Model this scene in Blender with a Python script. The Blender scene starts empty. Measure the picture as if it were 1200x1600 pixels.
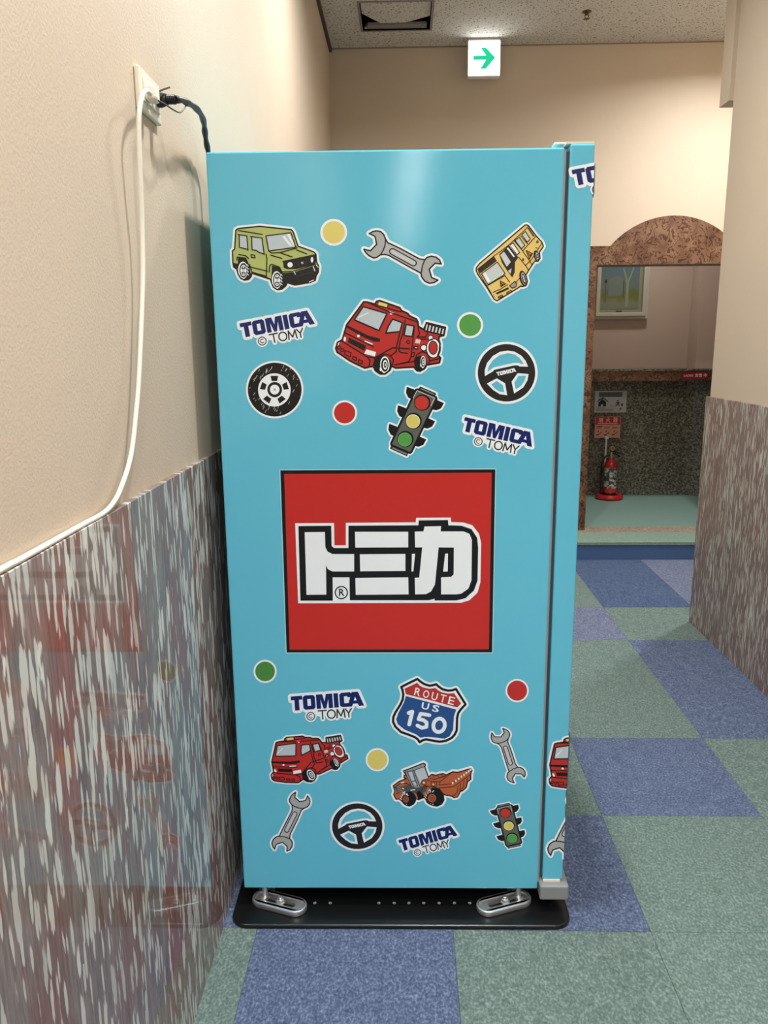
import bpy, bmesh, math, random
import numpy as np
from mathutils import Vector, Matrix
from mathutils.geometry import tessellate_polygon, delaunay_2d_cdt
random.seed(7)
scene = bpy.context.scene
COL = scene.collection

# ------------------------------------------------------------------ camera
F_PX, PITCH, YAW, ROLL, CAM_Z = 1220.9, 0.21067, 0.02669, -0.00882, 1.4588
fw = Vector((-math.sin(YAW)*math.cos(PITCH), math.cos(YAW)*math.cos(PITCH), -math.sin(PITCH)))
rt = Vector((math.cos(YAW), math.sin(YAW), 0)); up = rt.cross(fw)
cr = math.cos(ROLL)*rt + math.sin(ROLL)*up
cu_ = -math.sin(ROLL)*rt + math.cos(ROLL)*up
CAM = Vector((0, 0, CAM_Z))
cam = bpy.data.cameras.new('camera'); camo = bpy.data.objects.new('camera', cam); COL.objects.link(camo)
cam.sensor_fit = 'VERTICAL'; cam.sensor_height = 36; cam.lens = F_PX*36/1600; cam.clip_start = 0.05
m = Matrix((cr, cu_, -fw)).transposed().to_4x4(); m.translation = CAM
camo.matrix_world = m
scene.camera = camo

# ------------------------------------------------------------------ world, exposure
w = bpy.data.worlds.new('world'); scene.world = w; w.use_nodes = True
w.node_tree.nodes['Background'].inputs[0].default_value = (0.9, 0.92, 1, 1)
w.node_tree.nodes['Background'].inputs[1].default_value = 0.05
vs = scene.view_settings
vs.view_transform = 'Standard'; vs.look = 'None'; vs.gamma = 1; vs.use_curve_mapping = False
vs.exposure = 0.78
LIGHT_COL = (0.98, 0.99, 1.0)
DOWNLIGHT_W = 15.0

# ------------------------------------------------------------------ measures (metres)
XL, XLM = -0.480, -0.468          # left plaster, left marble face
XR, XRM = 1.534, 1.517            # right plaster, right marble face
YC = 4.0                          # end of right wall
YB = 5.6                          # back wall plane
ZC = 3.35                         # ceiling
Y0 = -15.5                        # far end of the hall behind the camera
XE = 3.6                          # end of side passage
STEP_Y, STEP_Z = 5.224, 0.125

def ray(px, py):
    return fw + cr*((px-600)/F_PX) - cu_*((py-800)/F_PX)
def PX(px, py, axis, val):
    d = ray(px, py); t = (val-CAM[axis])/d[axis]
    return CAM + d*t

# ------------------------------------------------------------------ materials
def lin(c):
    return tuple(((v/255)/12.92 if v/255 <= 0.04045 else ((v/255+0.055)/1.055)**2.4) for v in c[:3]) + (1,)
MATS = {}
def new_mat(name):
    mt = bpy.data.materials.new(name); mt.use_nodes = True; MATS[name] = mt
    nt = mt.node_tree; return mt, nt, nt.nodes['Principled BSDF']
def N(nt, kind, **kw):
    n = nt.nodes.new(kind)
    for k, v in kw.items(): setattr(n, k, v)
    return n
def plain(name, rgb, rough=0.5, metal=0.0, coat=0.0, grain=0.0, scale=60, spec=0.5, emit=0.0):
    """solid colour with an optional faint noise grain"""
    if name in MATS: return MATS[name]
    mt, nt, b = new_mat(name)
    b.inputs['Base Color'].default_value = lin(rgb); b.inputs['Roughness'].default_value = rough
    b.inputs['Metallic'].default_value = metal; b.inputs['Coat Weight'].default_value = coat
    b.inputs['Specular IOR Level'].default_value = spec
    if emit:
        b.inputs['Emission Color'].default_value = lin(rgb); b.inputs['Emission Strength'].default_value = emit
    if grain:
        tc = N(nt, 'ShaderNodeTexCoord'); no = N(nt, 'ShaderNodeTexNoise'); no.inputs['Scale'].default_value = scale
        no.inputs['Detail'].default_value = 4
        nt.links.new(tc.outputs['Object'], no.inputs['Vector'])
        mr = N(nt, 'ShaderNodeMapRange'); mr.inputs['To Min'].default_value = 1-grain; mr.inputs['To Max'].default_value = 1+grain
        nt.links.new(no.outputs['Fac'], mr.inputs['Value'])
        mx = N(nt, 'ShaderNodeMix', data_type='RGBA', blend_type='MULTIPLY'); mx.inputs['Factor'].default_value = 1
        mx.inputs[6].default_value = lin(rgb); nt.links.new(mr.outputs['Result'], mx.inputs[7])
        nt.links.new(mx.outputs[2], b.inputs['Base Color'])
    return mt
def ramp(nt, fac, stops, interp='LINEAR'):
    r = N(nt, 'ShaderNodeValToRGB'); r.color_ramp.interpolation = interp
    e = r.color_ramp.elements
    while len(e) < len(stops): e.new(0.5)
    for i, (p, c) in enumerate(stops):
        e[i].position = p; e[i].color = c if len(c) == 4 else lin(c)
    nt.links.new(fac, r.inputs['Fac']); return r
def mixc(nt, fac, a, b, blend='MIX'):
    mx = N(nt, 'ShaderNodeMix', data_type='RGBA', blend_type=blend)
    for sock, v in ((mx.inputs[0], fac), (mx.inputs[6], a), (mx.inputs[7], b)):
        if hasattr(v, 'links') or hasattr(v, 'is_linked'): nt.links.new(v, sock)
        elif isinstance(v, (int, float)): sock.default_value = v
        else: sock.default_value = lin(v)
    return mx.outputs[2]
def coords(nt, scale=(1, 1, 1), kind='Object', loc=(0, 0, 0)):
    tc = N(nt, 'ShaderNodeTexCoord'); mp = N(nt, 'ShaderNodeMapping')
    mp.inputs['Scale'].default_value = scale; mp.inputs['Location'].default_value = loc
    nt.links.new(tc.outputs[kind], mp.inputs['Vector']); return mp.outputs['Vector']
def noise(nt, vec, scale, detail=3, rough=0.5):
    n = N(nt, 'ShaderNodeTexNoise'); n.inputs['Scale'].default_value = scale; n.inputs['Detail'].default_value = detail
    n.inputs['Roughness'].default_value = rough; nt.links.new(vec, n.inputs['Vector']); return n
def bump(nt, bsdf, height, strength, dist=0.002):
    bp = N(nt, 'ShaderNodeBump'); bp.inputs['Strength'].default_value = strength; bp.inputs['Distance'].default_value = dist
    nt.links.new(height, bp.inputs['Height']); nt.links.new(bp.outputs['Normal'], bsdf.inputs['Normal'])

def mat_plaster(name, rgb):
    mt, nt, b = new_mat(name)
    v = coords(nt); n1 = noise(nt, v, 1.3, 2); n2 = noise(nt, coords(nt), 210, 2)
    c = ramp(nt, n1.outputs['Fac'], [(0.3, lin([x*0.985 for x in rgb])), (0.7, lin([min(255, x*1.015) for x in rgb]))])
    nt.links.new(c.outputs['Color'], b.inputs['Base Color']); b.inputs['Roughness'].default_value = 0.55
    b.inputs['Specular IOR Level'].default_value = 0.3
    bump(nt, b, n2.outputs['Fac'], 0.5, 0.0012); return mt

def mat_marble(name, fy, fz, base, flake, rough=0.16, cover=0.5):
    """upright lens-shaped pale flakes in a grey and russet matrix"""
    mt, nt, b = new_mat(name)
    def warp(scale, amt):
        v = coords(nt, (1, fy*0.12, fz*0.25))
        n = noise(nt, v, 1.0, 2)
        base_v = coords(nt, scale)
        sub = N(nt, 'ShaderNodeVectorMath', operation='SUBTRACT'); sub.inputs[1].default_value = (0.5, 0.5, 0.5)
        nt.links.new(n.outputs['Color'], sub.inputs[0])
        sc = N(nt, 'ShaderNodeVectorMath', operation='SCALE'); sc.inputs['Scale'].default_value = amt
        nt.links.new(sub.outputs[0], sc.inputs[0])
        ad = N(nt, 'ShaderNodeVectorMath', operation='ADD')
        nt.links.new(base_v, ad.inputs[0]); nt.links.new(sc.outputs[0], ad.inputs[1]); return ad.outputs[0]
    def flakes(scale, pick, r0, r1, amt):
        vo = N(nt, 'ShaderNodeTexVoronoi', feature='F1', distance='EUCLIDEAN'); vo.inputs['Scale'].default_value = 1
        nt.links.new(warp(scale, amt), vo.inputs['Vector'])
        se = N(nt, 'ShaderNodeSeparateColor'); nt.links.new(vo.outputs['Color'], se.inputs[0])
        gt = N(nt, 'ShaderNodeMath', operation='GREATER_THAN'); gt.inputs[1].default_value = pick
        nt.links.new(se.outputs[0], gt.inputs[0])
        mr = N(nt, 'ShaderNodeMapRange', interpolation_type='SMOOTHSTEP')
        mr.inputs['From Min'].default_value = r0; mr.inputs['From Max'].default_value = r1
        mr.inputs['To Min'].default_value = 1; mr.inputs['To Max'].default_value = 0
        jn = noise(nt, coords(nt, (1, fy*2.6, fz*3.0)), 1.0, 2)
        ja = N(nt, 'ShaderNodeMath', operation='MULTIPLY_ADD'); ja.inputs[1].default_value = 0.5; nt.links.new(jn.outputs['Fac'], ja.inputs[0])
        js = N(nt, 'ShaderNodeMath', operation='SUBTRACT'); js.inputs[1].default_value = 0.25; nt.links.new(vo.outputs['Distance'], js.inputs[0])
        nt.links.new(js.outputs[0], ja.inputs[2]); nt.links.new(ja.outputs[0], mr.inputs['Value'])
        mu = N(nt, 'ShaderNodeMath', operation='MULTIPLY'); nt.links.new(gt.outputs[0], mu.inputs[0]); nt.links.new(mr.outputs[0], mu.inputs[1])
        return mu.outputs[0], se.outputs[1]
    nb = noise(nt, coords(nt, (1, fy*0.13, fz*0.22)), 1.0, 3)
    nf = noise(nt, coords(nt, (1, fy*2.2, fz*0.9)), 1.6, 4, 0.7)
    c0 = ramp(nt, nb.outputs['Fac'], [(0.30, base[0]), (0.45, base[1]), (0.55, base[2]), (0.70, base[3])])
    # darker and redder lens patches of the matrix
    f0, h0 = flakes((1, fy*0.55, fz*0.8), 0.35, 0.25, 0.5, 1.2)
    pc = ramp(nt, h0, [(0.0, base[4]), (0.35, base[1]), (0.7, base[5]), (1.0, base[6])], 'CONSTANT')
    fm0 = N(nt, 'ShaderNodeMath', operation='MULTIPLY'); fm0.inputs[1].default_value = 0.6; nt.links.new(f0, fm0.inputs[0])
    c1 = mixc(nt, fm0.outputs[0], c0.outputs['Color'], pc.outputs['Color'])
    mr = N(nt, 'ShaderNodeMapRange'); mr.inputs['From Min'].default_value = 0.28; mr.inputs['From Max'].default_value = 0.72; mr.inputs['To Min'].default_value = 0.6; mr.inputs['To Max'].default_value = 1.3
    nt.links.new(nf.outputs['Fac'], mr.inputs['Value'])
    c1 = mixc(nt, 1.0, c1, mr.outputs[0], 'MULTIPLY')
    fa, ha = flakes((1, fy, fz), cover, 0.36, 0.46, 1.2)
    fb, hb = flakes((1, fy*1.9, fz*1.5), cover, 0.36, 0.48, 1.4)
    fc, hc = flakes((1, fy*0.55, fz*0.6), 0.78, 0.27, 0.33, 1.0)
    wh = ramp(nt, ha, [(0.0, flake[0]), (0.5, flake[1]), (1.0, flake[2])])
    c2 = mixc(nt, fb, c1, flake[1]); c2 = mixc(nt, fa, c2, wh.outputs['Color']); c2 = mixc(nt, fc, c2, flake[2])
    nt.links.new(c2, b.inputs['Base Color']); b.inputs['Roughness'].default_value = rough
    b.inputs['Specular IOR Level'].default_value = 0.2
    return mt

def mat_carpet(name, rgb, dark, light):
    mt, nt, b = new_mat(name)
    oi = N(nt, 'ShaderNodeObjectInfo'); tc = N(nt, 'ShaderNodeTexCoord')
    ad = N(nt, 'ShaderNodeVectorMath', operation='ADD')
    cx = N(nt, 'ShaderNodeCombineXYZ')
    ml = N(nt, 'ShaderNodeMath', operation='MULTIPLY'); ml.inputs[1].default_value = 40
    nt.links.new(oi.outputs['Random'], ml.inputs[0]); nt.links.new(ml.outputs[0], cx.inputs[2])
    nt.links.new(tc.outputs['Object'], ad.inputs[0]); nt.links.new(cx.outputs[0], ad.inputs[1])
    mp = N(nt, 'ShaderNodeMapping'); mp.inputs['Scale'].default_value = (1, 0.7, 1); nt.links.new(ad.outputs[0], mp.inputs['Vector'])
    n1 = noise(nt, mp.outputs[0], 165, 2, 0.6); n2 = noise(nt, mp.outputs[0], 42, 3, 0.6)
    mm = N(nt, 'ShaderNodeMath', operation='MULTIPLY_ADD'); mm.inputs[1].default_value = 0.25
    nt.links.new(n2.outputs['Fac'], mm.inputs[0])
    m2 = N(nt, 'ShaderNodeMath', operation='MULTIPLY'); m2.inputs[1].default_value = 0.75; nt.links.new(n1.outputs['Fac'], m2.inputs[0])
    nt.links.new(m2.outputs[0], mm.inputs[2])
    c = ramp(nt, mm.outputs[0], [(0.27, dark), (0.5, rgb), (0.73, light)])
    nt.links.new(c.outputs['Color'], b.inputs['Base Color']); b.inputs['Roughness'].default_value = 0.95
    b.inputs['Specular IOR Level'].default_value = 0.1; b.inputs['Sheen Weight'].default_value = 0.15
    bump(nt, b, n1.outputs['Fac'], 0.6, 0.004); return mt

def mat_ceiling(name):
    mt, nt, b = new_mat(name)
    v = coords(nt)
    n1 = noise(nt, v, 95, 2, 0.5); n2 = noise(nt, v, 320, 2, 0.6)
    c = ramp(nt, n1.outputs['Fac'], [(0.34, (84, 80, 74)), (0.40, (216, 212, 204)), (1, (224, 220, 212))])
    c2 = ramp(nt, n2.outputs['Fac'], [(0.35, (150, 145, 138)), (0.46, (255, 255, 255))])
    o = mixc(nt, 0.8, c.outputs['Color'], c2.outputs['Color'], 'MULTIPLY')
    nt.links.new(o, b.inputs['Base Color']); b.inputs['Roughness'].default_value = 0.9
    bump(nt, b, n1.outputs['Fac'], 0.4, 0.003); return mt

def mat_granite(name, cols):
    mt, nt, b = new_mat(name)
    v = coords(nt)
    vo = N(nt, 'ShaderNodeTexVoronoi', feature='F1'); vo.inputs['Scale'].default_value = 95; nt.links.new(v, vo.inputs['Vector'])
    se = N(nt, 'ShaderNodeSeparateColor'); nt.links.new(vo.outputs['Color'], se.inputs[0])
    n = noise(nt, v, 60, 3)
    ad = N(nt, 'ShaderNodeMath', operation='MULTIPLY_ADD'); ad.inputs[1].default_value = 0.6
    nt.links.new(se.outputs[0], ad.inputs[0])
    m2 = N(nt, 'ShaderNodeMath', operation='MULTIPLY'); m2.inputs[1].default_value = 0.4; nt.links.new(n.outputs['Fac'], m2.inputs[0])
    nt.links.new(m2.outputs[0], ad.inputs[2])
    c = ramp(nt, ad.outputs[0], [(0.15, cols[0]), (0.4, cols[1]), (0.6, cols[2]), (0.8, cols[3])])
    nt.links.new(c.outputs['Color'], b.inputs['Base Color']); b.inputs['Roughness'].default_value = 0.3; return mt

def mat_burl(name):
    mt, nt, b = new_mat(name)
    v = coords(nt); n1 = N(nt, 'ShaderNodeTexNoise'); n1.inputs['Scale'].default_value = 19; n1.inputs['Detail'].default_value = 1.5; n1.inputs['Distortion'].default_value = 1.6
    nt.links.new(v, n1.inputs['Vector'])
    sb = N(nt, 'ShaderNodeMath', operation='SUBTRACT'); sb.inputs[1].default_value = 0.5; nt.links.new(n1.outputs['Fac'], sb.inputs[0])
    ab = N(nt, 'ShaderNodeMath', operation='ABSOLUTE'); nt.links.new(sb.outputs[0], ab.inputs[0])
    c = ramp(nt, ab.outputs[0], [(0.022, (78, 46, 28)), (0.038, (98, 64, 42)), (0.052, (136, 102, 76)), (0.3, (122, 89, 64))])
    n2 = noise(nt, v, 7, 2); c2 = ramp(nt, n2.outputs['Fac'], [(0.4, (200, 180, 166)), (0.6, (255, 255, 255))])
    nt.links.new(mixc(nt, 1.0, c.outputs['Color'], c2.outputs['Color'], 'MULTIPLY'), b.inputs['Base Color']); b.inputs['Roughness'].default_value = 0.4; return mt

def mat_vinyl(name, rgb, rough=0.22):
    mt, nt, b = new_mat(name)
    v = coords(nt); n1 = noise(nt, v, 900, 2); n2 = noise(nt, coords(nt, (3.0, 3.0, 0.12)), 1.6, 2)
    c = ramp(nt, n2.outputs['Fac'], [(0.3, lin([x*0.985 for x in rgb])), (0.7, lin(rgb))])
    nt.links.new(c.outputs['Color'], b.inputs['Base Color'])
    b.inputs['Roughness'].default_value = rough; b.inputs['Specular IOR Level'].default_value = 0.5
    bump(nt, b, n1.outputs['Fac'], 0.06, 0.0004); return mt

WALLC = (208, 190, 168)
M_WALL = mat_plaster('beige_wallpaper', WALLC)
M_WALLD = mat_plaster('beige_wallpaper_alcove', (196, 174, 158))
M_MARB = mat_marble('russet_flaked_marble', 56, 9,
    [(126, 119, 115), (142, 131, 126), (136, 111, 104), (148, 98, 90), (108, 108, 106), (138, 100, 94), (164, 134, 126)],
    [(184, 186, 180), (204, 204, 196), (220, 220, 212)], 0.05, 0.52)
M_MARB2 = mat_marble('brown_flaked_marble', 84, 10,
    [(126, 110, 104), (140, 122, 114), (134, 112, 104), (130, 104, 96), (110, 100, 96), (124, 102, 98), (148, 128, 120)],
    [(172, 164, 154), (186, 180, 170), (196, 190, 180)], 0.25, 0.50)
M_CEIL = mat_ceiling('speckled_ceiling_board')
M_GREEN = mat_carpet('green_grey_carpet', (104, 123, 117), (72, 92, 88), (144, 162, 155))
M_BLUE = mat_carpet('blue_grey_carpet', (86, 99, 128), (52, 63, 92), (134, 147, 173))
M_BLUE_SHADED = mat_carpet('blue_carpet_shaded', (66, 86, 120), (40, 54, 86), (108, 128, 162))  # blue tile colour deepened, with the shading of the far rows painted in
M_VIOLET = mat_carpet('violet_grey_carpet', (104, 112, 138), (70, 76, 102), (150, 158, 182))
M_RISER = plain('navy_vinyl_riser', (72, 100, 140), 0.6, grain=0.05)
M_STEPTOP = mat_carpet('pale_green_step_carpet', (124, 148, 134), (100, 126, 112), (150, 172, 156))
M_ALCFLOOR = plain('sea_green_vinyl', (122, 150, 140), 0.55, grain=0.06, scale=20)
M_THRESH = mat_granite('beige_threshold_stone', [(120, 100, 84), (150, 130, 112), (176, 158, 140), (196, 182, 166)])
M_GRAN = mat_granite('dark_green_granite', [(56, 54, 48), (88, 86, 74), (122, 114, 100), (154, 146, 134)])
M_BURL = mat_burl('brown_burl_laminate')
M_SHADOW_GAP = plain('ceiling_shadow_gap', (70, 56, 46), 0.6)  # dark brown painted in for the shade of the ceiling gap
M_CYAN = mat_vinyl('cyan_vinyl_wrap', (101, 195, 222), 0.09)
M_BLACK = plain('black_powder_coat', (16, 17, 18), 0.32, grain=0.15, scale=40)
M_GASKET = plain('dark_door_gasket', (62, 76, 84), 0.6)
M_GREYP = plain('grey_plastic', (140, 143, 144), 0.45, grain=0.03)
M_STEEL = plain('zinc_plated_steel', (214, 216, 216), 0.36, metal=0.85, grain=0.08, scale=30)
M_CREAM = plain('cream_plastic', (232, 226, 208), 0.35)
M_CORDW = plain('ivory_cord_rubber', (238, 234, 218), 0.45)
M_CORDB = plain('black_cord_rubber', (22, 22, 24), 0.45, grain=0.2, scale=30)
M_WHITE = plain('white_plastic', (238, 238, 236), 0.4)
M_ALU = plain('satin_aluminium', (150, 146, 138), 0.45, metal=0.4)
M_DARK = plain('dark_void', (22, 20, 18), 0.9)
M_RED = plain('red_enamel', (186, 28, 34), 0.25, coat=0.5)
M_EXIT = plain('lit_sign_white', (255, 255, 255), 0.4, emit=3.5)
M_EXITG = plain('lit_sign_green', (20, 190, 140), 0.4, emit=0.55)
M_LAMP = plain('lamp_diffuser', (255, 246, 232), 0.5, emit=20.0)

# ------------------------------------------------------------------ mesh helpers
class MB:
    def __init__(s): s.v = []; s.f = []; s.mi = []; s.mats = []
    def midx(s, mt):
        if mt is None: return 0
        if mt not in s.mats: s.mats.append(mt)
        return s.mats.index(mt)
    def add(s, vs, fs, mt=None):
        b = len(s.v); s.v += [tuple(v) for v in vs]; k = s.midx(mt)
        for f in fs: s.f.append(tuple(b+i for i in f)); s.mi.append(k)
    def box(s, x0, x1, y0, y1, z0, z1, mt=None):
        s.add([(x0,y0,z0),(x1,y0,z0),(x1,y1,z0),(x0,y1,z0),(x0,y0,z1),(x1,y0,z1),(x1,y1,z1),(x0,y1,z1)],
              [(0,3,2,1),(4,5,6,7),(0,1,5,4),(1,2,6,5),(2,3,7,6),(3,0,4,7)], mt)
    def lathe(s, prof, c=(0,0,0), n=32, mt=None, axis='Z', cap=True):
        vs = []; fs = []
        for r, h in prof:
            for k in range(n):
                a = 2*math.pi*k/n; x, y = r*math.cos(a), r*math.sin(a)
                p = (x, y, h) if axis == 'Z' else ((x, h, y) if axis == 'Y' else (h, x, y))
                vs.append((p[0]+c[0], p[1]+c[1], p[2]+c[2]))
        for i in range(len(prof)-1):
            for k in range(n):
                k2 = (k+1) % n; fs.append((i*n+k, i*n+k2, (i+1)*n+k2, (i+1)*n+k))
        if cap:
            fs.append(tuple(range(n-1, -1, -1))); fs.append(tuple((len(prof)-1)*n+k for k in range(n)))
        s.add(vs, fs, mt)
    def prism(s, loop, d, mt=None, holes=()):
        """extrude closed 3-D loop (planar) along vector d; optional holes"""
        loops = [list(map(Vector, loop))]+[list(map(Vector, h)) for h in holes]
        flat = [p for l in loops for p in l]; n = len(flat); d = Vector(d)
        tris = tessellate_polygon(loops)
        vs = flat+[p+d for p in flat]
        fs = [tuple(t) for t in tris]+[tuple(i+n for i in reversed(t)) for t in tris]
        b = 0
        for l in loops:
            for i in range(len(l)):
                j = (i+1) % len(l); fs.append((b+i, b+j, b+j+n, b+i+n))
            b += len(l)
        s.add(vs, fs, mt)
    def tube(s, pts, r, n=10, mt=None, squash=1.0):
        pts = [Vector(p) for p in pts]; vs = []; fs = []
        rs = r if isinstance(r, (list, tuple)) else [r]*len(pts)
        prev = None
        for i, p in enumerate(pts):
            t = (pts[min(i+1, len(pts)-1)]-pts[max(i-1, 0)]).normalized()
            if prev is None:
                a = Vector((1, 0, 0)) if abs(t.x) < 0.8 else Vector((0, 0, 1)); u = t.cross(a).normalized()
            else: u = (prev - t*prev.dot(t)).normalized()
            prev = u; w_ = t.cross(u)
            for k in range(n):
                a = 2*math.pi*k/n; vs.append(p+u*rs[i]*math.cos(a)+w_*rs[i]*squash*math.sin(a))
        for i in range(len(pts)-1):
            for k in range(n):
                k2 = (k+1) % n; fs.append((i*n+k, i*n+k2, (i+1)*n+k2, (i+1)*n+k))
        fs.append(tuple(range(n-1, -1, -1))); fs.append(tuple((len(pts)-1)*n+k for k in range(n)))
        s.add(vs, fs, mt)
    def build(s, name, mt=None, parent=None, smooth=False, bevel=0.0, seg=2, fixn=True, off=None):
        me = bpy.data.meshes.new(name)
        vs = s.v if off is None else [(x-off[0], y-off[1], z-off[2]) for x, y, z in s.v]
        me.from_pydata(vs, [], s.f)
        for q in (s.mats if s.mats else [mt]): me.materials.append(q)
        if s.mats: me.polygons.foreach_set('material_index', s.mi)
        if fixn or bevel:
            bm = bmesh.new(); bm.from_mesh(me)
            if fixn: bmesh.ops.recalc_face_normals(bm, faces=bm.faces[:])
            if bevel:
                es = [e for e in bm.edges if len(e.link_faces) == 2 and e.calc_face_angle() > 0.6]
                bmesh.ops.bevel(bm, geom=es, offset=bevel, segments=seg, affect='EDGES', profile=0.5)
            bm.to_mesh(me); bm.free()
        me.update()
        if smooth: me.shade_smooth(); me.set_sharp_from_angle(angle=0.7)
        o = bpy.data.objects.new(name, me); COL.objects.link(o)
        if off is not None: o.location = off
        if parent is not None: o.parent = parent
        return o
def empty(name, loc=(0, 0, 0), rz=0):
    o = bpy.data.objects.new(name, None); COL.objects.link(o); o.location = loc; o.rotation_euler.z = rz
    o.empty_display_size = 0.1; return o
def tag(o, label, cat, group=None):
    o['label'] = label; o['category'] = cat
    if group: o['group'] = group
    return o
def struct(o, label=None):
    o['kind'] = 'structure'
    if label: o['label'] = label
    return o
def catmull(pts, n=8, closed=False):
    P = [Vector(p) for p in pts]; out = []; L = len(P)
    for i in range(L if closed else L-1):
        if closed: a, b, c, d = P[(i-1) % L], P[i], P[(i+1) % L], P[(i+2) % L]
        else: a, b, c, d = P[max(i-1, 0)], P[i], P[i+1], P[min(i+2, L-1)]
        for k in range(n):
            t = k/n
            out.append(0.5*((2*b)+(c-a)*t+(2*a-5*b+4*c-d)*t*t+(3*b-a-3*c+d)*t**3))
    if not closed: out.append(P[-1])
    return out
def text2d(body, offset=0.0):
    cu = bpy.data.curves.new('txt', 'FONT'); cu.body = body; cu.resolution_u = 3; cu.offset = offset
    o = bpy.data.objects.new('txt', cu); COL.objects.link(o)
    dg = bpy.context.evaluated_depsgraph_get()
    me = bpy.data.meshes.new_from_object(o.evaluated_get(dg))
    vs = [(v.co.x, v.co.y) for v in me.vertices]; fs = [tuple(p.vertices) for p in me.polygons]
    bpy.data.objects.remove(o); bpy.data.curves.remove(cu); bpy.data.meshes.remove(me)
    x0 = min(v[0] for v in vs); x1 = max(v[0] for v in vs); y0 = min(v[1] for v in vs); y1 = max(v[1] for v in vs)
    return [((v[0]-x0)/(x1-x0), (v[1]-y0)/(y1-y0)) for v in vs], fs

# ------------------------------------------------------------------ room shell
def room():
    fl = MB(); fl.box(XL-0.3, XE+0.2, Y0-0.2, STEP_Y+0.02, -0.12, -0.006)
    floor = struct(fl.build('floor', plain('floor_screed', (84, 88, 84), 0.9)))
    # carpet tiles, one object each, 0.5 m grid
    gx, gy, S = 1.1201, 1.7281, 0.5
    tb = MB(); e = 0.0006
    tb.box(e, S-e, e, S-e, -0.006, 0.0)
    proto = None
    table = {(-3,-1):'B', (-2,-1):'G', (-1,-1):'G', (0,-1):'G', (-4,-1):'G',
             (-2,0):'B', (-1,0):'G', (0,0):'G', (-2,1):'G', (-1,1):'B', (0,1):'G',
             (-2,2):'B', (-1,2):'G', (0,2):'B', (-1,3):'G', (0,3):'B', (-1,4):'V', (0,4):'G', (-2,4):'G',
             (-1,5):'G', (0,5):'N', (1,5):'V', (-1,6):'G', (0,6):'N', (1,6):'V', (2,5):'G', (2,6):'G', (1,4):'G', (2,4):'B'}
    mm = {'B': M_BLUE, 'G': M_GREEN, 'N': M_BLUE_SHADED, 'V': M_VIOLET}
    for j in range(-8, 7):
        for i in range(-4, 5):
            x0, y0 = gx+i*S, gy+j*S
            if i > 0 and y0 < 3.6: continue
            k = table.get((i, j)) or ('B' if (i+j) % 2 == 0 else 'G')
            if proto is None:
                o = tb.build('carpet_tile', M_GREEN, floor, off=None); proto = o
            else:
                o = proto.copy(); COL.objects.link(o); o.parent = floor
            o.location = (x0, y0, 0)
            o.material_slots[0].link = 'OBJECT'; o.material_slots[0].material = mm[k]
    fb = MB(); fb.box(XL, XR+0.4, Y0, gy-8*S-0.001, -0.006, 0.0)
    ob = fb.build('carpet_field', M_GREEN, floor)
    # step and alcove floor
    st = MB(); st.box(XL, XE, STEP_Y, STEP_Y+0.03, 0.0, STEP_Z-0.004)
    rz = struct(empty('floor_raised', (0, 0, 0)), 'low step up to the tiled alcove')
    st.build('step_riser', M_RISER, rz)
    st = MB(); st.box(XL, XE, STEP_Y-0.006, 5.52, STEP_Z-0.02, STEP_Z)
    st.build('step_tread', M_STEPTOP, rz)
    st = MB(); st.box(XL, XE, 5.52, 5.68, STEP_Z-0.02, STEP_Z)
    st.build('threshold_strip', M_THRESH, rz)
    st = MB(); st.box(XL, XE, 5.68, 7.2, STEP_Z-0.02, STEP_Z)
    st.build('alcove_floor', M_ALCFLOOR, rz)
    st = MB(); st.box(XL, XE, STEP_Y+0.03, 7.2, -0.12, STEP_Z-0.02)
    st.build('step_core', M_RISER, rz)
    # left wall: plaster above, marble dado below with an open ledge
    wl = MB(); wl.box(XL-0.2, XL, Y0-0.2, YB+0.02, 0, ZC+0.05); struct(wl.build('wall_left', M_WALL))
    wl = MB(); wl.box(XL, XLM, Y0, YB, 0.0, 1.200); struct(wl.build('wall_left_marble_dado', M_MARB, bevel=0.001, seg=1))
    # right wall
    wr = MB(); wr.box(XR, XR+0.4, Y0-0.2, YC-0.012, 0, ZC+0.05); struct(wr.build('wall_right', M_WALL))
    rd = struct(empty('wall_right_marble_dado', (XRM, 3, 0)))
    ys = [YC, 3.36, 2.5, 1.6, 0.7, -0.2, -1.1, -2.0]
    for a, b_ in zip(ys[:-1], ys[1:]):
        q = MB(); q.box(XRM, XR, b_+0.001, a-0.001, 0, 1.192 if a == YC else 1.190)
        o = q.build('marble_panel', M_MARB2, rd, bevel=0.001, seg=1); o.location = (-XRM, -3, 0)
    q = MB(); q.box(XR, XR+0.4, YC-0.012, YC, 0, 1.19)
    o = q.build('marble_panel', M_MARB2, rd); o.location = (-XRM, -3, 0)
    q = MB(); q.box(XRM, XR, Y0, -2.0, 0, 1.19); o = q.build('marble_panel', M_MARB2, rd); o.location = (-XRM, -3, 0)
    # bulkhead over the side passage
    bk = MB(); bk.box(1.514, XE+0.05, YC-0.012, 4.105, 2.556, ZC+0.02); struct(bk.build('trim_bulkhead', M_WALL))
    # side passage end, hall end
    q = MB(); q.box(XE, XE+0.2, YC-0.2, 7.3, 0, ZC+0.05); struct(q.build('wall_passage_end', M_WALL))
    q = MB(); q.box(XR+0.4, XE+0.2, YC-0.2, YC-0.012, 0, ZC+0.05); struct(q.build('wall_passage_near', M_WALL))
    q = MB(); q.box(XL-0.2, XR+0.4, Y0-0.2, Y0, 0, ZC+0.05); struct(q.build('wall_front', M_WALL))
    # ceiling with the hatch hole
    hx0, hx1, hy0, hy1 = HATCH
    c = MB(); zt = ZC+0.1
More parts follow.
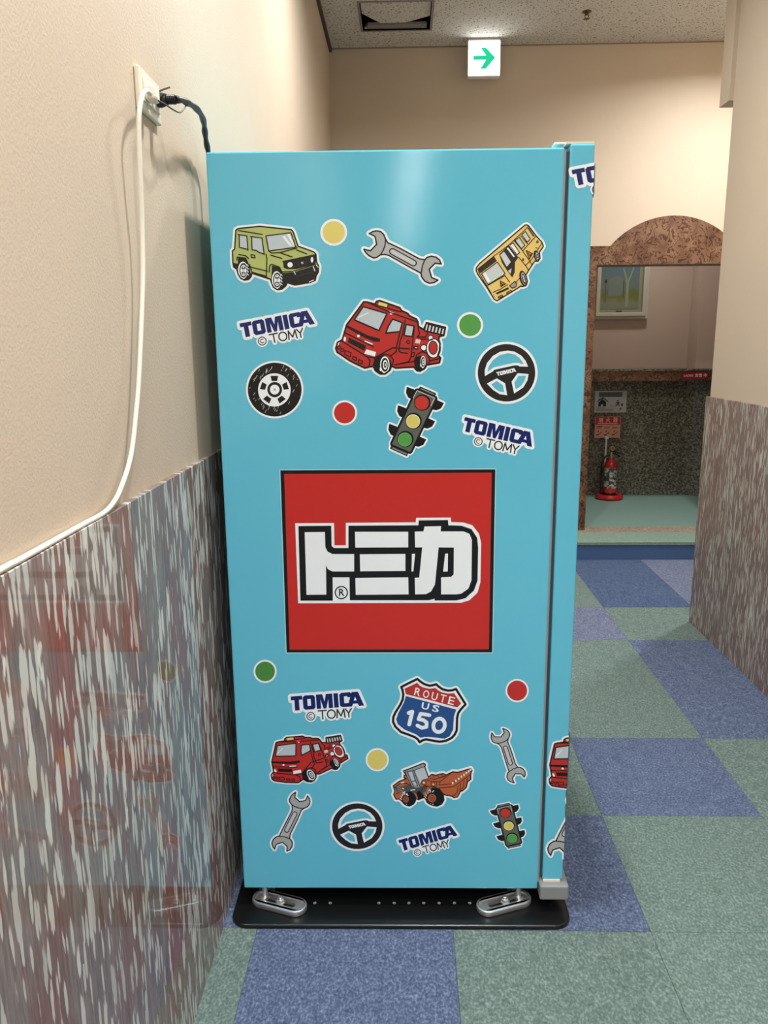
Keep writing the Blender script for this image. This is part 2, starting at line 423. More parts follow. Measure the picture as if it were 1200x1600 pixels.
    for (a, b_, c0, d) in ((XL-0.2, hx0, Y0-0.2, YB+0.2), (hx1, XE+0.2, Y0-0.2, YB+0.2), (hx0, hx1, Y0-0.2, hy0), (hx0, hx1, hy1, YB+0.2)):
        c.box(a, b_, c0, d, ZC, zt)
    struct(c.build('ceiling', M_CEIL))
    q = MB(); q.box(XL, XL+0.018, Y0, YB, ZC-0.022, ZC); struct(q.build('trim_shadow_gap_left', M_SHADOW_GAP))  # solid dark strip standing in for the shadow gap along the wall
    q = MB(); q.box(XL+0.018, XE, YB-0.008, YB, ZC-0.006, ZC); struct(q.build('trim_ceiling_back', plain('brown_ceiling_trim', (150, 128, 108), 0.6)))
    # back wall with arched opening
    ox0, ox1 = 1.300, 2.33
    arch = arch_loop()
    q = MB(); q.box(XL-0.2, ox0, YB, YB+0.12, 0, ZC+0.05)
    q.box(ox1, XE+0.2, YB, YB+0.12, 0, ZC+0.05); q.box(ox0, ox1, YB, YB+0.12, 2.05, ZC+0.05)
    struct(q.build('wall_back', M_WALL))
    # burl frame
    fr = struct(empty('door_1_frame', (1.27, YB-0.03, STEP_Z)), 'brown burl frame with an arched head around the alcove opening')
    q = MB(); q.prism([(x, YB-0.02, z) for x, z in arch], (0, 0.15, 0)); o = q.build('arched_head', M_BURL, fr); o.location = -Vector(fr.location)
    q = MB(); q.box(1.232, 1.314, YB-0.02, YB+0.13, STEP_Z, 1.977); o = q.build('post', M_BURL, fr, bevel=0.003); o.location = -Vector(fr.location)
    q = MB(); q.box(2.32, 2.40, YB-0.02, YB+0.13, STEP_Z, 1.977); o = q.build('post', M_BURL, fr, bevel=0.003); o.location = -Vector(fr.location)
    # alcove: curved corner at the right
    prof = [(0.9, 6.93), (2.45, 6.93)]+[(2.45+0.25*math.sin(a), 6.68+0.25*math.cos(a)) for a in [math.pi/2*k/8 for k in range(1, 9)]]+[(2.70, YB+0.12)]
    def skin(z0, z1, mt, nm, off=0.0):
        p2 = prof if not off else [(0.9, 6.93-off), (2.44, 6.93-off)]+[(2.44+(0.14-off)*math.sin(a), 6.79+(0.14-off)*math.cos(a)) for a in [math.pi/2*k/8 for k in range(1, 9)]]+[(2.58-off, YB+0.12)]
        outer = p2+[(2.9, YB+0.12), (2.9, 7.25), (0.9, 7.25)]
        q = MB(); q.prism([(x, y, z0) for x, y in outer], (0, 0, z1-z0), mt); return q.build(nm, mt, None, smooth=True)
    struct(skin(0.10, 1.150, M_GRAN, 'wall_alcove_granite'))
    up_ = [(0.9, 6.93), (2.44, 6.93), (2.44, 6.72), (2.70, 6.72), (2.70, YB+0.12), (2.9, YB+0.12), (2.9, 7.25), (0.9, 7.25)]
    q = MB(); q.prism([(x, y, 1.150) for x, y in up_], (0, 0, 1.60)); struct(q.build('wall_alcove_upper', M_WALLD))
    sh = struct(empty('trim_alcove_ledge', (1.8, 6.9, 1.1)), 'brown ledge running around the alcove wall')
    def strip(z0, z1, off, mt, nm):
        inn = [(1.0, 6.932), (2.9, 6.932)]; out = [(1.0, 6.93-off), (2.9, 6.93-off)]
        q = MB(); q.prism([(x, y, z0) for x, y in inn+out[::-1]], (0, 0, z1-z0), mt)
        o = q.build(nm, mt, sh); o.location = -Vector(sh.location)
    strip(1.144, 1.2265, 0.24, M_BURL, 'ledge_fascia')
    strip(1.2265, 1.243, 0.25, M_GRAN, 'ledge_top')
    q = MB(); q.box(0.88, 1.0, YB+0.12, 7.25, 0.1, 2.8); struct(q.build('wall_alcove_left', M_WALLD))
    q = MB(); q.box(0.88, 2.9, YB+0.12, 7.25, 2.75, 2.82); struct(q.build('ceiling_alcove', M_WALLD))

HATCH = (-0.245, 0.165, 4.908, 5.312)
def arch_loop():
    cx, z0, zt, hw = 1.815, 2.100, 2.290, 0.415
    h = zt-z0; R = (hw*hw+h*h)/(2*h); cz = zt-R; a0 = math.asin(hw/R)
    arc = [(cx+R*math.sin(a), cz+R*math.cos(a)) for a in [-a0+2*a0*k/24 for k in range(25)]]
    return [(1.232, 1.977), (1.232, z0)]+arc+[(2.40, z0), (2.40, 1.977)]
room()

# ------------------------------------------------------------------ downlights (their light is built in)
def downlight(x, y, z, power, label, group):
    r = 0.075
    t = tag(empty('downlight', (x, y, z)), label, 'ceiling light', group)
    q = MB(); q.lathe([(r+0.014, 0.0), (r+0.014, -0.004), (r+0.002, -0.006), (r, -0.004), (r-0.004, 0.0)], n=32, cap=False)
    q.build('trim_ring', M_WHITE, t, smooth=True)
    q = MB(); q.lathe([(r-0.004, -0.0015), (0.001, -0.001)], n=32, cap=False); q.build('diffuser', M_LAMP, t)
    la = bpy.data.lights.new('downlight_lamp', 'AREA'); la.shape = 'DISK'; la.size = 2*r-0.02; la.energy = power
    la.color = LIGHT_COL; la.spread = math.radians(178 if y < -4 else (160 if y > 2.5 else 138))
    lo = bpy.data.objects.new('lamp', la); COL.objects.link(lo); lo.parent = t; lo.location = (0, 0, -0.008)
    return t
for k in range(12):
    yy = 3.28-1.51*k
    p_ = DOWNLIGHT_W*(0.95 if yy > -1.0 else (2.1 if yy > -4 else 0.42))*(1.35 if k == 0 else 1.0)
    downlight(0.24, yy, ZC, p_, 'round recessed downlight in the speckled hall ceiling', 'downlights along the hall')
downlight(2.15, 4.62, ZC, DOWNLIGHT_W*1.7, 'round recessed downlight over the side passage before the arch', 'downlight of the side passage')
downlight(1.95, 6.3, 2.75, 3.0, 'round recessed downlight in the low alcove ceiling', 'downlight of the alcove')

# ------------------------------------------------------------------ flat print engine
MACH_Y, MACH_A = 1.80, 0.0094
ex = Vector((math.cos(MACH_A), math.sin(MACH_A), 0)); en = Vector((math.sin(MACH_A), -math.cos(MACH_A), 0))
MO = Vector((0, MACH_Y, 0))
def face_uv(px, py):
    d = ray(px, py); t = (MO-CAM).dot(en)/d.dot(en); p = CAM+d*t-MO
    return (p.dot(ex), p.z)
PRINT = {}
def pm(rgb):
    if rgb not in PRINT:
        mt = mat_vinyl('print_%02x%02x%02x' % rgb, rgb, 0.3); PRINT[rgb] = mt
    return PRINT[rgb]
WH, BK = (242, 250, 254), (10, 10, 12)
UCACHE = {}
def union2d(shapes):
    """merge overlapping flat shapes of one colour into one clean layer"""
    key = id(shapes)
    if key in UCACHE: return UCACHE[key][1]
    V, Fs, tot = [], [], 0.0
    for vs, fs in shapes:
        b0 = len(V); V += list(vs)
        for f in fs:
            ar = 0.5*sum(vs[f[i]][0]*vs[f[(i+1) % len(f)]][1]-vs[f[(i+1) % len(f)]][0]*vs[f[i]][1] for i in range(len(f)))
            if abs(ar) < 1e-9: continue
            tot += abs(ar); Fs.append([b0+i for i in (f if ar > 0 else f[::-1])])
    x0 = min(p[0] for p in V); x1 = max(p[0] for p in V); y0 = min(p[1] for p in V); k = 1000.0/max(x1-x0, 1e-6)
    rn = random.Random(5); res = None
    for attempt in range(12):
        jt = 0.0 if attempt == 0 else 0.02*attempt
        P = [Vector(((p[0]-x0)*k+rn.uniform(-jt, jt), (p[1]-y0)*k+rn.uniform(-jt, jt))) for p in V]
        try: ov, oe, of, _a, _b, src = delaunay_2d_cdt(P, [], Fs, 0, 1e-3)
        except Exception: continue
        keep = [tuple(f) for f, o_ in zip(of, src) if len(o_)]
        area = sum(abs(0.5*sum(ov[f[i]][0]*ov[f[(i+1) % len(f)]][1]-ov[f[(i+1) % len(f)]][0]*ov[f[i]][1] for i in range(len(f)))) for f in keep)
        if area <= tot*k*k*1.002:
            # drop triangles whose centre lies in none of the inputs
            cx = np.array([sum(ov[i][0] for i in f)/len(f) for f in keep]); cy = np.array([sum(ov[i][1] for i in f)/len(f) for f in keep])
            cov = np.zeros(len(keep), bool)
            for g in Fs:
                ins = np.zeros(len(keep), bool)
                for a_ in range(len(g)):
                    xa, ya = P[g[a_]]; xb, yb = P[g[a_-1]]
                    if ya == yb: continue
                    ins ^= ((ya > cy) != (yb > cy)) & (cx < (xb-xa)*(cy-ya)/(yb-ya)+xa)
                cov |= ins
            keep = [f for f, c_ in zip(keep, cov) if c_]
            res = [([(p[0]/k+x0, p[1]/k+y0) for p in ov], keep)]; break
    if res is None: print('UNION FALLBACK', len(shapes)); res = shapes
    UCACHE[key] = (shapes, res)
    return res
class Decal:
    """coloured flat shapes stacked in order; shapes are given in crop coordinates"""
    def __init__(s): s.g = []
    def _grp(s, c):
        if not s.g or s.g[-1][0] != c: s.g.append((c, []))
        return s.g[-1][1]
    def poly(s, c, *loops): 
        loops = [[tuple(p)[:2] for p in l] for l in loops]
        L = [[Vector((p[0], p[1], 0)) for p in l] for l in loops]; flat = [p for l in loops for p in l]
        s._grp(c).append((flat, [tuple(t) for t in tessellate_polygon(L)]))
    def mesh(s, c, vs, fs): s._grp(c).append((vs, fs))
    def line(s, c, pts, w, closed=False):
        if c == BK: w = w*1.22
        pts = [tuple(p)[:2] for p in pts]; n = len(pts); vs = []; fs = []
        for i in range(n if closed else n-1):
            (x0, y0), (x1, y1) = pts[i], pts[(i+1) % n]; dx, dy = x1-x0, y1-y0; l = math.hypot(dx, dy) or 1
            ox, oy = -dy/l*w/2, dx/l*w/2; b = len(vs)
            vs += [(x0+ox, y0+oy), (x1+ox, y1+oy), (x1-ox, y1-oy), (x0-ox, y0-oy)]; fs.append((b, b+1, b+2, b+3))
        for (x, y) in pts:
            b = len(vs); vs += [(x+w/2*math.cos(k*math.pi/5), y+w/2*math.sin(k*math.pi/5)) for k in range(10)]
            fs.append(tuple(range(b, b+10)))
        s.mesh(c, vs, fs)
    def ell(s, c, x, y, rx, ry=None, rot=0, n=36, hole=None):
        s.poly(c, ellpts(x, y, rx, ry, rot, n))
    def ring(s, c, x, y, rx, ry, w, rot=0): s.line(c, ellpts(x, y, rx, ry, rot), w, True)
    def text(s, c, body, p0, p1, h, off=0.0):
        vs, fs = text2d(body, off); dx, dy = p1[0]-p0[0], p1[1]-p0[1]; l = math.hypot(dx, dy); ux, uy = dy/l, -dx/l
        s.mesh(c, [(p0[0]+dx*a+ux*h*b, p0[1]+dy*a+uy*h*b) for a, b in vs], fs)
    def build(s, name, fn, conv, parent, label=None, base=0.00025, step=0.00004, clip=None):
        """fn: crop -> pixel; conv: pixel -> (u, z) on the surface"""
        q = MB()
        for k, (c, shapes) in enumerate(s.g):
            y = -(base+step*k)
            for vs, fs in union2d(shapes):
                pts = [conv(*fn(*v)) for v in vs]
                q.add([(u, y, z) for u, z in pts], fs, pm(c))
        me = bpy.data.meshes.new(name); me.from_pydata(q.v, [], q.f)
        for mt in q.mats: me.materials.append(mt)
        me.polygons.foreach_set('material_index', q.mi)
        bm = bmesh.new(); bm.from_mesh(me)
        bad = [f for f in bm.faces if f.normal.y > 0 or f.calc_area() == 0]
        bm.normal_update()
        for f in bm.faces:
            if f.normal.y > 0: f.normal_flip()
        outs = [bm]
        if clip is not None:
            b2 = bm.copy()
            for b_, side in ((bm, 'outer'), (b2, 'inner')):
                bmesh.ops.bisect_plane(b_, geom=b_.verts[:]+b_.edges[:]+b_.faces[:], plane_co=(clip, 0, 0), plane_no=(1, 0, 0),
                                       clear_outer=side == 'outer', clear_inner=side == 'inner')
            for v in b2.verts:      # the rest of the print folds round the corner onto the front
                u, y, z = v.co; v.co = (clip-y+0.004-0.004, (u-clip)+0.004, z)
            tmp = bpy.data.meshes.new('tmp'); b2.to_mesh(tmp); bm.from_mesh(tmp); bpy.data.meshes.remove(tmp); b2.free()
        bm.to_mesh(me); bm.free(); me.update()
        o = bpy.data.objects.new(name, me); COL.objects.link(o); o.parent = parent
        if label: o['label'] = label
        return o
def ellpts(x, y, rx, ry=None, rot=0, n=36):
    ry = rx if ry is None else ry; c, s_ = math.cos(rot), math.sin(rot)
    return [(x+rx*math.cos(a)*c-ry*math.sin(a)*s_, y+rx*math.cos(a)*s_+ry*math.sin(a)*c) for a in [2*math.pi*k/n for k in range(n)]]
def crop(x0, y0, s): return lambda x, y: (x0+x/s, y0+y/s)
def affine(src, dst, similarity=False):
    A, B = [], []
    for (x, y), (X, Y) in zip(src, dst):
        if similarity: A += [[x, -y, 1, 0], [y, x, 0, 1]]
        else: A += [[x, y, 1, 0, 0, 0], [0, 0, 0, x, y, 1]]
        B += [X, Y]
    r = np.linalg.lstsq(np.array(A, float), np.array(B, float), rcond=None)[0]
    if similarity: a, b_, tx, ty = r; return lambda x, y: (a*x-b_*y+tx, b_*x+a*y+ty)
    return lambda x, y: (r[0]*x+r[1]*y+r[2], r[3]*x+r[4]*y+r[5])
def comp(f, g): return lambda x, y: f(*g(x, y))
def stadium(x0, y0, x1, y1, r, n=8):
    a = math.atan2(y1-y0, x1-x0); out = []
    for k in range(n+1): t = a-math.pi/2+math.pi*k/n; out.append((x1+r*math.cos(t), y1+r*math.sin(t)))
    for k in range(n+1): t = a+math.pi/2+math.pi*k/n; out.append((x0+r*math.cos(t), y0+r*math.sin(t)))
    return out

LT = (190, 205, 212)
# ---- brand word, letter height = 1
LET = [([(0,0),(.80,0),(.80,.27),(.56,.27),(.56,1),(.24,1),(.24,.27),(0,.27)], []),
       ([(.97,0),(1.55,0),(1.68,.13),(1.68,.87),(1.55,1),(.97,1),(.83,.87),(.83,.13)], [(1.14,.26),(1.38,.26),(1.38,.74),(1.14,.74)]),
       ([(1.76,1),(1.76,0),(2.2,0),(2.33,.52),(2.46,0),(2.9,0),(2.9,1),(2.6,1),(2.6,.36),(2.43,1),(2.23,1),(2.06,.36),(2.06,1)], []),
       ([(2.98,0),(3.30,0),(3.30,1),(2.98,1)], []),
       ([(3.52,0),(4.14,0),(4.24,.1),(4.24,.34),(3.94,.34),(3.94,.26),(3.70,.26),(3.70,.74),(4.10,.74),(4.02,1),(3.52,1),(3.38,.87),(3.38,.13)], []),
       ([(4.26,0),(4.70,0),(5.06,1),(4.70,1),(4.63,.82),(4.30,.82),(4.22,1),(3.90,1)], [(4.47,.33),(4.57,.60),(4.37,.60)])]
def word(d, c, fn):
    for o, h in LET:
        L = [[fn(*p) for p in o]]+([[fn(*p) for p in h]] if h else [])
        d.poly(c, *L)
def brand_logo():
    d = Decal(); navy = (6, 30, 104)
    for o, h in LET: d.line(WH, o, 0.38, True)
    thin = [[(1.85,1.14),(2.40,1.14)], [(2.125,1.14),(2.125,1.72)], ellpts(2.74,1.43,.27,.29)+[(3.01,1.43)],
            [(3.12,1.72),(3.17,1.14),(3.40,1.60),(3.63,1.14),(3.68,1.72)], [(3.74,1.14),(3.95,1.44),(4.16,1.14)], [(3.95,1.44),(3.95,1.72)]]
    for l in thin: d.line(WH, l, 0.34)
    d.ell(WH, 1.30, 1.47, .40)
    d.poly(WH, [(.3,.1),(4.8,.1),(4.9,.9),(4.1,1.0),(4.05,1.5),(1.9,1.55),(1.3,1.3),(.5,.9)])
    word(d, navy, lambda x, y: (x, y))
    for l in thin: d.line((26, 26, 28), l, 0.092)
    d.ring((40, 40, 42), 1.30, 1.47, .27, .27, .065)
    d.line((40, 40, 42), [(1.30+.13*math.cos(a), 1.47+.13*math.sin(a)) for a in [0.8+k*0.42 for k in range(12)]], .055)
    return d
def logo_fn(p0, p1): return affine([(0, 0), (5.06, 1)], [p0, p1], True)

def jeep():
    d = Decal(); g = (180, 194, 114)
    sil = [(140,145),(170,128),(420,102),(790,142),(812,170),(868,335),(1050,400),(1078,430),(1085,520),(1110,570),(1105,640),(1080,685),(1070,735),(1010,760),(830,790),(740,762),(725,800),(680,838),(625,845),(580,815),(555,760),(545,722),(510,712),(325,652),(320,690),(290,725),(240,733),(195,710),(165,660),(150,605),(115,580),(105,530),(100,390),(125,370)]
    d.line(WH, sil, 66, True); d.poly(WH, sil); d.poly(g, sil)
    for p in ([(105,530),(165,540),(165,600),(115,580)], [(165,465),(255,485),(300,570),(320,690),(290,725),(240,733),(195,710),(160,640)],
              [(562,562),(648,582),(690,650),(830,640),(1075,548),(1110,575),(1105,640),(1080,690),(1065,735),(990,757),(830,790),(735,760),(725,800),(680,838),(625,845),(580,815),(553,740)],
              [(692,520),(730,508),(1060,437),(1082,442),(1085,510),(1068,545),(850,605),(740,605),(700,590)]): d.poly(BK, p)
    d.poly(g, [(665,612),(700,600),(740,612),(850,612),(1072,550),(1070,560),(820,640),(690,642)])
    for x, y, rx, ry in ((222,618,56,102), (617,732,56,104)):
        d.ell(WH, x, y, rx, ry); d.ell(BK, x+6, y, rx*.84, ry*.84); d.ell(WH, x+6, y+2, rx*.62, ry*.66); d.ell(BK, x+6, y+2, rx*.5, ry*.56)
        d.ell(WH, x-14, y+4, 10, 24); d.ell(WH, x+24, y+4, 10, 24); d.ell(WH, x+6, y-40, 12, 9); d.ell(WH, x+6, y+44, 12, 9); d.ell(WH, x+5, y+4, 5, 26)
        for k in range(4): d.line(WH, [(x+44, y-70+k*36), (x+66, y-52+k*36)], 8)
    d.poly(LT, [(178,208),(268,220),(275,370),(182,348)]); d.poly(LT, [(325,228),(445,245),(470,425),(405,405),(385,388),(330,378)])
    d.poly(LT, [(500,215),(785,180),(835,335),(828,350),(530,388)])
    d.poly(WH, [(682,222),(712,214),(800,332),(775,338)]); d.poly(WH, [(735,196),(768,190),(830,325),(812,330)])
    L = 11
    d.line(BK, sil, 13, True)
    for p in ([(165,200),(268,214),(282,384)], [(178,208),(182,348),(275,372)], [(312,222),(445,240),(472,435)], [(325,228),(330,378),(385,388),(405,405),(470,428)],
              [(492,215),(785,178),(838,338),(850,352)], [(492,215),(525,392),(830,350)], [(525,392),(560,416),(660,410),(855,356)], [(170,152),(450,198)],
              [(493,428),(503,480),(497,680)], [(300,550),(310,580),(508,628)], [(300,555),(328,640),(500,688)], [(328,640),(545,720)], [(548,440),(680,480)], [(665,415),(800,462)],
              [(850,378),(968,425)], [(175,432),(255,448),(290,482)], [(152,500),(156,463),(255,476),(292,560)], [(530,640),(536,562),(560,548),(650,580),(680,637),(810,632),(1072,547)], [(690,515),(1072,435)]):
        d.line(BK, p, L)
    d.line(BK, [(318,435),(358,440),(365,472),(320,466)], L, True)
    d.ell(WH, 775, 553, 31); d.ell(WH, 1032, 495, 15, 33); d.ell(WH, 918, 530, 12, 14)
    for p in ([(1046,575),(1066,625)], [(1085,560),(1104,582)], [(818,632),(838,665)], [(1000,755),(1050,732)]): d.line(WH, p, 9)
    for x in range(825, 1010, 46): d.line((60, 60, 62), [(x, 575-(x-825)*.24), (x+3, 535-(x-825)*.24)], 7)
    d.line((60, 60, 62), [(850,690),(1030,640),(1040,600)], 6)
    return d

def truck():
    d = Decal(); r = (190, 44, 38)
    sil = [(350,100),(385,102),(455,122),(470,95),(500,88),(690,155),(702,180),(765,210),(778,230),(845,262),(858,290),(862,330),(888,345),(912,358),(940,295),(1115,340),(1100,415),(1058,425),(1052,455),(1065,490),(1060,560),(1045,600),(1070,625),(1060,670),(960,688),(935,690),(920,720),(880,748),(850,745),(820,710),(650,720),(610,700),(595,740),(550,775),(505,775),(460,745),(440,705),(410,708),(360,720),(225,655),(100,570),(88,535),(105,480),(150,455),(190,315)]
    d.line(WH, sil, 56, True); d.poly(WH, sil); d.poly(r, sil)
    d.poly((232, 232, 230), [(936,296),(1112,342),(1098,412),(918,370)])
    d.ell(BK, 525, 690, 86, 90); d.ell(BK, 885, 676, 62, 72)
    for p in ([(195,318),(390,415),(505,445),(500,475),(440,470),(330,422),(190,342)], [(208,432),(372,510),(356,560),(203,480)], [(818,512),(864,515),(856,550),(810,545)]): d.poly(BK, p)
    for x, y, rx, ry in ((548,690,44,80), (906,664,25,58)):
        d.ell(WH, x, y, rx, ry); d.ell(BK, x, y, rx*.78, ry*.8); d.ell(WH, x+3, y, rx*.5, ry*.56); d.ell(BK, x+3, y, rx*.3, ry*.36); d.ell(WH, x+3, y, rx*.13, ry*.16)
        d.ell(WH, x-rx*.9, y+ry*.5, rx*.2, ry*.25)
    d.poly(LT, [(345,145),(568,210),(492,368),(262,268)]); d.poly(LT, [(620,262),(712,295),(690,378),(558,392),(580,330)]); d.poly(LT, [(748,312),(822,325),(805,425),(728,415)])
    for p in ([(375,545),(465,570),(455,612),(355,585)], [(165,425),(185,435),(180,475),(158,462)]): d.poly(WH, p)
    d.poly((230, 214, 110), [(492,100),(578,122),(570,155),(485,134)])
    d.poly((226, 206, 206), [(840,448),(885,455),(875,492),(830,485)])
    d.ell(WH, 1003, 535, 64, 88); d.ell(r, 1000, 530, 40, 62); d.ell(WH, 912, 530, 26, 28); d.ell(WH, 978, 437, 22, 22)
    d.ell(WH, 300, 420, 13); d.line(WH, [(362,468),(430,496)], 11); d.line(WH, [(300,245),(390,205)], 9); d.line(WH, [(200,300),(225,262),(330,130)], 9); d.poly(WH, [(590,185),(636,205),(600,222)])
    d.line(WH, [(120,480),(100,520)], 9); d.line(WH, [(832,530),(848,530)], 8)
    d.line(BK, sil, 13, True)
    for p in ([(345,145),(568,210),(492,368),(262,268)], [(620,262),(712,295),(690,378),(558,392),(580,330)], [(748,312),(822,325),(805,425),(728,415)], [(936,296),(1112,342),(1098,412),(918,370)]): d.line(BK, p, 11, True)
    for p in ([(165,385),(440,520)], [(150,470),(380,612),(410,650),(400,705)], [(380,612),(455,625),(440,705)], [(455,125),(700,195)], [(580,120),(572,158)], [(738,270),(715,400),(690,470),(680,560),(700,575),(760,582)],
              [(705,320),(655,530),(655,565),(605,605)], [(455,622),(620,530),(782,540)], [(825,330),(792,620),(770,660),(650,690)], [(470,640),(535,590),(595,600),(630,645),(615,700)], [(826,650),(850,592),(900,566),(945,582),(968,640),(960,688)],
              [(640,690),(850,652),(880,662)], [(860,345),(875,400),(850,430),(930,430),(950,390)], [(965,655),(1068,628)], [(390,106),(600,200),(860,290)], [(880,450),(940,450)]): d.line(BK, p, 9)
    for p in (ellpts(118,528,15), ellpts(151,553,15), [(178,555),(232,577),(225,615),(170,592)], [(248,610),(286,626),(280,652),(245,636)], [(305,640),(340,654),(332,680),(300,667)], ellpts(768,475,15), [(803,575),(827,572),(820,612),(794,612)], ellpts(912,530,28), ellpts(1003,535,66,90), ellpts(1000,530,40,62), ellpts(978,437,23)): d.line(BK, p, 7, True)
    for k in range(5): d.line(BK, [(960+k*31,312+k*8),(946+k*31,372+k*8)], 13)
    d.line(BK, [(950,310),(1100,348)], 7)
    return d

def bus():
    d = Decal(); yl = (236, 206, 118)
    sil = [(130,725),(170,670),(500,390),(830,110),(860,103),(885,120),(990,260),(1075,352),(1098,415),(1040,500),(1050,590),(1010,630),(975,625),(885,760),(845,830),(868,920),(840,980),(790,995),(770,985),(740,1010),(430,1200),(390,1180),(280,1000),(160,830),(130,770)]
    d.line(WH, sil, 74, True); d.poly(WH, sil); d.poly(yl, sil)
    d.poly((44, 38, 34), [(150,745),(385,555),(428,625),(195,802),(165,790)]); d.poly((44, 38, 34), [(460,530),(600,395),(740,575),(690,640),(685,790),(650,865),(570,760),(500,650)])
    d.poly((44, 38, 34), [(612,395),(660,352),(765,505),(720,545)])
    g2 = (206, 216, 214)
    for p in ([(205,812),(435,640),(545,805),(520,832),(300,967)], [(475,540),(530,490),(630,640),(570,710)], [(590,770),(640,730),(625,810)], [(690,330),(750,285),(830,400),(780,450)], [(785,245),(840,200),(910,310),(865,355)]): d.poly(g2, p)
    d.poly(WH, [(568,440),(590,430),(686,560),(668,572)]); d.poly(WH, [(622,402),(658,375),(745,500),(720,525)]); d.poly(WH, [(225,800),(260,775),(330,915),(295,940)])
    d.poly((90, 84, 70), [(868,155),(888,140),(972,262),(948,278)])
    for x, y, rx, ry in ((810,880,54,118), (1002,555,42,84)):
        d.ell(BK, x, y, rx, ry, -.25); d.ell((190, 190, 186), x+6, y+2, rx*.62, ry*.8, -.25); d.ell(BK, x+6, y+2, rx*.48, ry*.66, -.25)
        for k in range(3): d.ell((220, 220, 216), x-4+k*10, y-34+k*34, rx*.2, ry*.15, -.25)
    d.poly(BK, [(412,1088),(590,1003),(602,1030),(430,1108)])
    d.poly((160, 162, 160), [(610,985),(685,920),(716,950),(700,998),(650,1018)]); d.poly((170, 172, 170), [(350,1115),(385,1112),(402,1150),(385,1168)])
    d.poly((206, 150, 50), [(475,912),(552,955),(485,997)]); d.poly((206, 150, 50), [(850,475),(942,520),(895,597)])
    d.line(BK, sil, 14, True)
    for p in ([(475,912),(552,955),(485,997)], [(850,475),(942,520),(895,597)], [(610,985),(685,920),(716,950),(700,998),(650,1018)], [(445,1145),(500,1115),(512,1135),(460,1160)], [(565,1085),(630,1048),(640,1068),(580,1098)],
              [(690,330),(750,285),(830,400),(780,450)], [(785,245),(840,200),(910,310),(865,355)], [(205,812),(435,640),(545,805),(520,832),(300,967)], ellpts(1012,350,10,14), ellpts(806,605,9,13)): d.line(BK, p, 10, True)
    for p in ([(150,745),(385,555),(600,395),(880,130)], [(672,330),(800,480),(985,272)], [(765,260),(870,380)], [(800,485),(890,610),(940,690)], [(745,575),(840,690),(888,762)], [(690,945),(760,870)], [(840,690),(930,600),(1072,375)], [(540,832),(612,930)],
              [(375,1078),(440,1045),(470,1040),(580,965)], [(165,790),(345,1090)], [(285,985),(540,838)], [(560,730),(650,630)], [(500,880),(500,880)], [(880,510),(905,560),(925,520)], [(488,940),(505,985),(520,950)], [(985,435),(1010,440)]): d.line(BK, p, 9)
    return d

